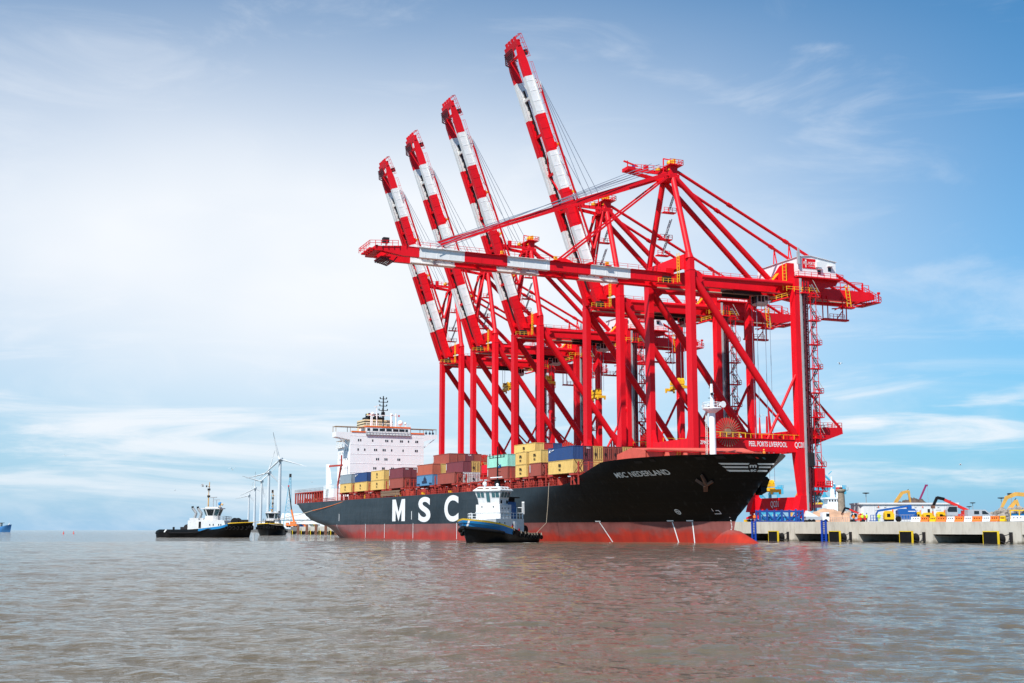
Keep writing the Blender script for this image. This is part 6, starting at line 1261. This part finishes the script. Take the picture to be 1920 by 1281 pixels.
P1('turret', bl, 'lift_blue', lambda b: b.prism([(-1.9, 1.5), (1.6, 1.5), (1.9, 2.0), (1.5, 2.7), (-1.3, 2.7), (-1.9, 2.3)], 1, -1.0, 1.0) and b.box(.3, 1.1, -.3, .3, 2.7, 3.4)); P1('boom', bl, 'lift_blue', lambda b: b.bar((1.0, 0, 3.35), (-5.8, 0, 2.3), .35, .42)); P1('jib', bl, 'lift_blue', lambda b: b.bar((-5.8, 0, 2.35), (-6.3, 0, 1.5), .25, .3)); P1('basket', bl, 'lift_blue', lambda b: b.rail([(-7.6, -.7, .2), (-6.0, -.7, .2), (-6.0, .7, .2)], 1.2, 0, .5, .06) and b.box(-7.6, -6.0, -.7, .7, .15, .3))
P1('chassis', bl, 'lift_blue', lambda b: b.box(-1.9, 1.9, -1.1, 1.1, .5, 1.45)); P1('stripe', bl, 'sign_white', lambda b: b.box(.1, 1.6, -1.04, -1.005, 2.1, 2.25))
for x in (-2.0, 1.5): P1('wheel', bl, 'rubber', lambda b: b.lathe([(.45, -1.35), (.6, -1.25), (.6, -.95), (.45, -.9)], (x, 0, .6), axis=1, n=16))
def plant(lab, u, Z, w, h, m_, seed):
    t = thing('site_machine', lab, 'machine', at(u, Z, GZ), 0, 'yellow site machines on the quay'); r_ = random.Random(seed)
    P1('housing', t, m_, lambda b: b.prism([(-w / 2, .5), (w / 2, .5), (w / 2, h * .7), (w * .2, h), (-w * .35, h), (-w / 2, h * .8)], 1, -.7, .7)); P1('grille', t, 'black', lambda b: b.box(-w * .3, w * .05, -.75, -.69, h * .45, h * .75)); P1('skid', t, 'black', lambda b: b.box(-w * .45, w * .45, -.6, .6, .1, .5)); P1('marker', t, 'hiviz_orange', lambda b: b.box(w * .4, w * .5, -.2, .2, h * .7, h * 1.15))
plant('tall yellow machine left of the blue boom lift', 1667, 258, 1.9, 2.2, 'machine_yellow', 1); plant('small yellow machine right beside the blue boom lift turret', 1722, 262, 1.1, 2.1, 'machine_yellow', 2); plant('wide yellow machine behind the orange barriers', 1741, 262, 2.2, 1.9, 'machine_yellow', 3); plant('yellow machine with black grille left of the red telehandler', 1765, 262, 1.7, 2.1, 'machine_yellow', 4)
vn = thing('crew_van', 'silver crew van behind the barriers left of the boulders', 'van', at(1838, 255, GZ)); P1('body', vn, 'silver', lambda b: b.prism([(-2.8, .4), (2.9, .4), (2.9, 1.2), (1.9, 1.5), (.8, 2.4), (-2.7, 2.4)], 1, -1, 1)); P1('windscreen', vn, 'glass_blue', lambda b: b.add([(.95, -.9, 2.32), (1.9, -.9, 1.55), (1.9, .9, 1.55), (.95, .9, 2.32)], [(3, 2, 1, 0)])); P1('side_window', vn, 'glass_dark', lambda b: b.box(-1.5, -.5, -1.03, -.99, 1.5, 2.15)); P1('side_window', vn, 'glass_dark', lambda b: b.prism([(.1, 1.5), (1.5, 1.5), (.7, 2.15), (.1, 2.15)], 1, -1.03, -.99))
for x in (-1.8, 1.8): P1('wheel', vn, 'rubber', lambda b: b.lathe([(.38, -1.02), (.38, 1.02)], (x, 0, .38), axis=1))
lo = thing('lorry', 'white lorry with cab on the quay right of the red crane leg', 'lorry', at(1538, 300, GZ)); P1('cab', lo, ['van_white', 'glass_dark'], lambda b: b.box(.3, 1.9, -1.1, 1.1, .5, 2.5) and b.box(1.2, 1.95, -1.14, 1.14, 1.5, 2.2, 1)); P1('load_bed', lo, 'silver', lambda b: b.box(-3.6, .1, -1.1, 1.1, .7, 1.5)); P1('sheet', lo, 'van_white', lambda b: b.prism([(-3.8, 1.5), (-.6, 1.5), (-3.2, 2.9)], 1, -1, 1))
for x in (-2.8, -1.8, 1.1): P1('wheel', lo, 'rubber', lambda b: b.lathe([(.45, -1.12), (.45, 1.12)], (x, 0, .45), axis=1))
cr = thing('steel_cradle', 'blue steel truss cradle on the quay below the low red beam', 'steel frame', at(1462, 292, GZ), R(3)); K = 'truss_blue'
for k, x in enumerate((-5.0, -3.3, -1.6, .1, 1.9, 3.4, 5.0)):
    for y in (-1.6, 1.6) if k in (0, 6) else (-1.6,): member('post', cr, (x, y, 0), (x, y, 2.95 if k not in (1, 5) else 3.15), w=.34, h=.42, m=K)
for y in (-1.6, 1.6):
    member('top_beam', cr, (-5.2, y, 2.6), (5.2, y, 2.6), w=.35, h=.4, m=K); member('bottom_beam', cr, (-5.2, y, .25), (5.2, y, .25), w=.35, h=.4, m=K)
    for x0, x1, f in () if y > 0 else ((-3.3, -1.6, 0), (-1.6, .1, 1), (.1, 1.9, 0), (1.9, 3.4, 1), (3.4, 5.0, 1), (-5, -3.3, 0)): member('diagonal', cr, (x0, y, 2.4 if f == 0 else .4), (x1, y, .4 if f == 0 else 2.4), w=.2, h=.2, m=K)
for k in range(3): tag(P1('blue_pallet', None, 'sheet_blue', lambda b: b.box(-4.2 + k * 2.9, -1.7 + k * 2.9, -1.2, 1.2, .5, 1.45)), ('left', 'middle', 'right')[k] + ' light blue sheeted load inside the blue truss cradle', 'load', 'blue loads inside the cradle').location = at(1462, 292, GZ)
# barriers along the quay edge
def barrier(u0, u1, m_, lab, k):
    Z = 232 - (u0 - 1709) * .10 + 4; a, b_ = at(u0, Z, deckz(-80)), at(u1, Z - (u1 - u0) * .1, deckz(-90)); w = (b_ - a).length
    t = thing('barrier', lab, 'barrier', a, math.atan2((b_ - a).y, (b_ - a).x), 'plastic barriers along the quay edge'); bo = MB()
    bo.prism([(-.28, 0), (.28, 0), (.24, .28), (.12, .4), (.10, .95), (-.10, .95), (-.12, .4), (-.24, .28)], 0, .04, w - .04); bd = bo.build('body', m_, t)
    for q in (.25, .5, .75): P1('slot', bd, 'dark_steel' if m_ != 'barrier_orange' else 'black', lambda b: b.box(w * q - .09, w * q + .09, -.16, -.11, .5, .68))
BR = [(1709, 1727, 'barrier_white', 'long white barrier below the blue boom lift'), (1727, 1742, 'barrier_orange', 'first orange barrier right of the long white one'), (1744, 1756, 'machine_yellow', 'yellow barrier between two orange ones'), (1757, 1775, 'barrier_orange', 'orange barrier right of the yellow one'), (1776, 1791, 'barrier_white', 'white barrier below the red telehandler'), (1791, 1808, 'barrier_orange', 'orange barrier below the right end of the red telehandler'), (1809, 1824, 'barrier_white', 'white barrier below the rear of the silver van'), (1824, 1842, 'barrier_orange', 'orange barrier below the silver van'), (1843, 1858, 'barrier_white', 'white barrier below the silver van windscreen'), (1858, 1874, 'barrier_orange', 'orange barrier right of the silver van'), (1876, 1886, 'machine_yellow', 'yellow barrier near the right end of the row'), (1896, 1922, 'barrier_white', 'grey white barrier at the right border')]
for k, (a, b_, m_, l_) in enumerate(BR): barrier(a, b_, m_, l_, k)
yf = thing('yellow_frame', 'yellow steel frame over blue crates at the right border', 'steel frame', at(1909, 240, GZ))
for x in (-1.4, .3, 1.9): member('post', yf, (x, 0, 0), (x, 0, 2.1), w=.18, h=.18, m='machine_yellow')
member('top_rail', yf, (-1.5, 0, 2.05), (2.0, 0, 2.05), w=.22, h=.22, m='machine_yellow')
tag(P1('blue_crate', None, 'sheet_blue', lambda b: b.box(-.9, 1.9, .4, 1.8, .4, 1.5) and [b.box(-.95 + k * .7, -.85 + k * .7, .35, .4, .4, 1.5) for k in range(5)]), 'light blue crate under the yellow frame at the right border', 'crate').location = at(1909, 240, GZ)
def mesh_fence(u0, u1, Z, lab):
    a, b_ = at(u0, Z, GZ), at(u1, Z, GZ); t = thing('site_fence', lab, 'fence', a, 0, 'grey site fences on the quay'); w = (b_ - a).length; f = MB(); f.rail([(0, 0, .05), (w, 0, .05)], 1.25, 0, .5, .03, 3); f.build('fence_panel', 'walk_grey', t)
mesh_fence(1553, 1602, 300, 'grey fence in front of the orange sand heap'); mesh_fence(1650, 1662, 262, 'grey fence left of the tall yellow machine'); mesh_fence(1775, 1812, 250, 'grey fence in front of the red telehandler'); mesh_fence(1690, 1712, 252, 'grey fence under the blue boom lift'); mesh_fence(1842, 1915, 248, 'grey fence in front of the boulders')
# ================================================================ PEOPLE
def person(lab, loc, top, legs, helmet, rz=0, lean=0):
    t = thing('person', lab, 'person', loc, rz)
    J = [(0, 0, .95), (0, .01, 1.2), (0, .02, 1.43), (0, 0, 1.54), (0, 0, 1.66), (.18, 0, 1.42), (.27, .03, 1.14), (.24, -.14, .92), (-.18, 0, 1.42), (-.27, .03, 1.14), (-.24, -.10, .90), (.10, 0, .90), (.12, -.02, .48), (.12, .03, .06), (.12, -.14, .03), (-.10, 0, .90), (-.12, .02, .48), (-.12, .05, .06), (-.12, -.12, .03)]
    rr = [.155, .165, .15, .055, .095, .075, .055, .04, .075, .055, .04, .10, .07, .05, .035, .10, .07, .05, .035]
    Ed = [(0, 1), (1, 2), (2, 3), (3, 4), (2, 5), (5, 6), (6, 7), (2, 8), (8, 9), (9, 10), (0, 11), (11, 12), (12, 13), (13, 14), (0, 15), (15, 16), (16, 17), (17, 18)]
    me = bpy.data.meshes.new('body'); me.from_pydata(J, Ed, []); o = bpy.data.objects.new('body', me); C.objects.link(o); o.parent = t; me.materials.append(M[legs])
    m1 = o.modifiers.new('skin', 'SKIN'); sv_ = me.skin_vertices[0].data
    for k, r_ in enumerate(rr): sv_[k].radius = (r_, r_ * .8)
    sv_[0].use_root = True; m2 = o.modifiers.new('smooth', 'SUBSURF'); m2.levels = m2.render_levels = 1
    P1('jacket', t, top, lambda b: b.lathe([(.19, .84), (.21, .95), (.215, 1.2), (.22, 1.38), (.14, 1.48), (.07, 1.51)], n=12) and b.tube((.2, 0, 1.42), (.285, .03, 1.12), .10, r2=.075) and b.tube((-.2, 0, 1.42), (-.285, .03, 1.12), .10, r2=.075) and b.tube((.285, .03, 1.12), (.25, -.12, .96), .07) and b.tube((-.285, .03, 1.12), (-.25, -.09, .94), .07))
    P1('head', t, 'skin', lambda b: b.ball((0, -.01, 1.66), .108, sz=1.15)); P1('helmet', t, helmet, lambda b: b.lathe([(.15, 1.70), (.135, 1.72), (.12, 1.78), (.06, 1.84), (.001, 1.85)], n=12))
    return t
DZ = deckz(-60)
person('worker in orange jacket beside the small red telehandler', at(1601, 268, DZ), 'hiviz_orange', 'navy', 'barrier_white', .4); person('worker in orange jacket and trousers, second from the left of the group', at(1611.5, 262, DZ), 'hiviz_orange', 'hiviz_orange', 'barrier_white', -.5); person('worker in yellow jacket right of the orange one', at(1617.5, 258, DZ), 'hiviz', 'navy', 'hiviz', .2)
person('worker in navy and yellow, half turned, middle of the group', at(1625.5, 257, DZ), 'hiviz', 'navy', 'tug_funnel', 1.8); person('worker in yellow jacket standing alone left of the tall yellow machine', at(1648.7, 254, DZ), 'hiviz', 'hiviz', 'barrier_white', 0); person('worker in orange standing by the yellow crane buffers at the ship bow', at(1415, 286, DECK), 'hiviz_orange', 'machine_red', 'barrier_white', 0)
person('crew member in orange with yellow helmet at the very tip of the ship bow', SM @ Vector((4.6, -1.2, 15.65)), 'hiviz_orange', 'hiviz_orange', 'safety_yellow', -1.1)
for k, y in enumerate((15.2, 16.6, 17.8)): person('crew member in dark clothes on the right bridge wing of the ship', SM @ Vector((-216.2, y, 35.2)), 'navy', 'navy', 'navy')['group'] = 'crew on the bridge wing'
# ================================================================ GULLS
def gull(lab, u, y, Z, s, rz, flap):
    zt = CAM_Z + (994 - y) / F_PX * Z * 1.005; t = thing('gull', lab, 'gull', at(u, Z, zt), rz, 'gulls in the air'); t.scale = (s,) * 3
    P1('body', t, 'bird', lambda b: b.lathe([(.01, -.32), (.07, -.2), (.10, 0), (.08, .18), (.05, .28), (.01, .36)], axis=1, n=8))
    for q in (-1, 1): P1('wing', t, 'bird', lambda b: b.add([(0, -.1, .04), (0, .14, .04), (q * .38, .16, .04 + flap), (q * .42, -.02, .05 + flap), (q * .95, .02, .02 + flap * .3), (q * .36, -.14, .03 + flap)], [(0, 1, 2, 3), (0, 3, 5), (3, 2, 4), (5, 3, 4)]))
for a in (('gull high in the sky right of the crane stair tower', 1575, 685, 240, .9, .6, .3), ('gull low over the dock near the right border', 1801, 874, 230, .8, 1.2, .25), ('gull above the side on tug, upper right', 436, 883, 300, 1.2, .4, .4), ('dark gull above the side on tug, upper left', 380, 914, 280, 1.0, 2.2, .5), ('pale gull over the tug stern at the left', 328, 921, 300, 1.1, .2, .1), ('lone gull far left in the sky', 123, 857, 260, .6, .5, .35), ('gull between the two right crane legs', 1426, 783, 230, .9, .2, .2), ('gull left of the ship bridge', 585, 906, 330, 1.2, .2, .1)): gull(*a)
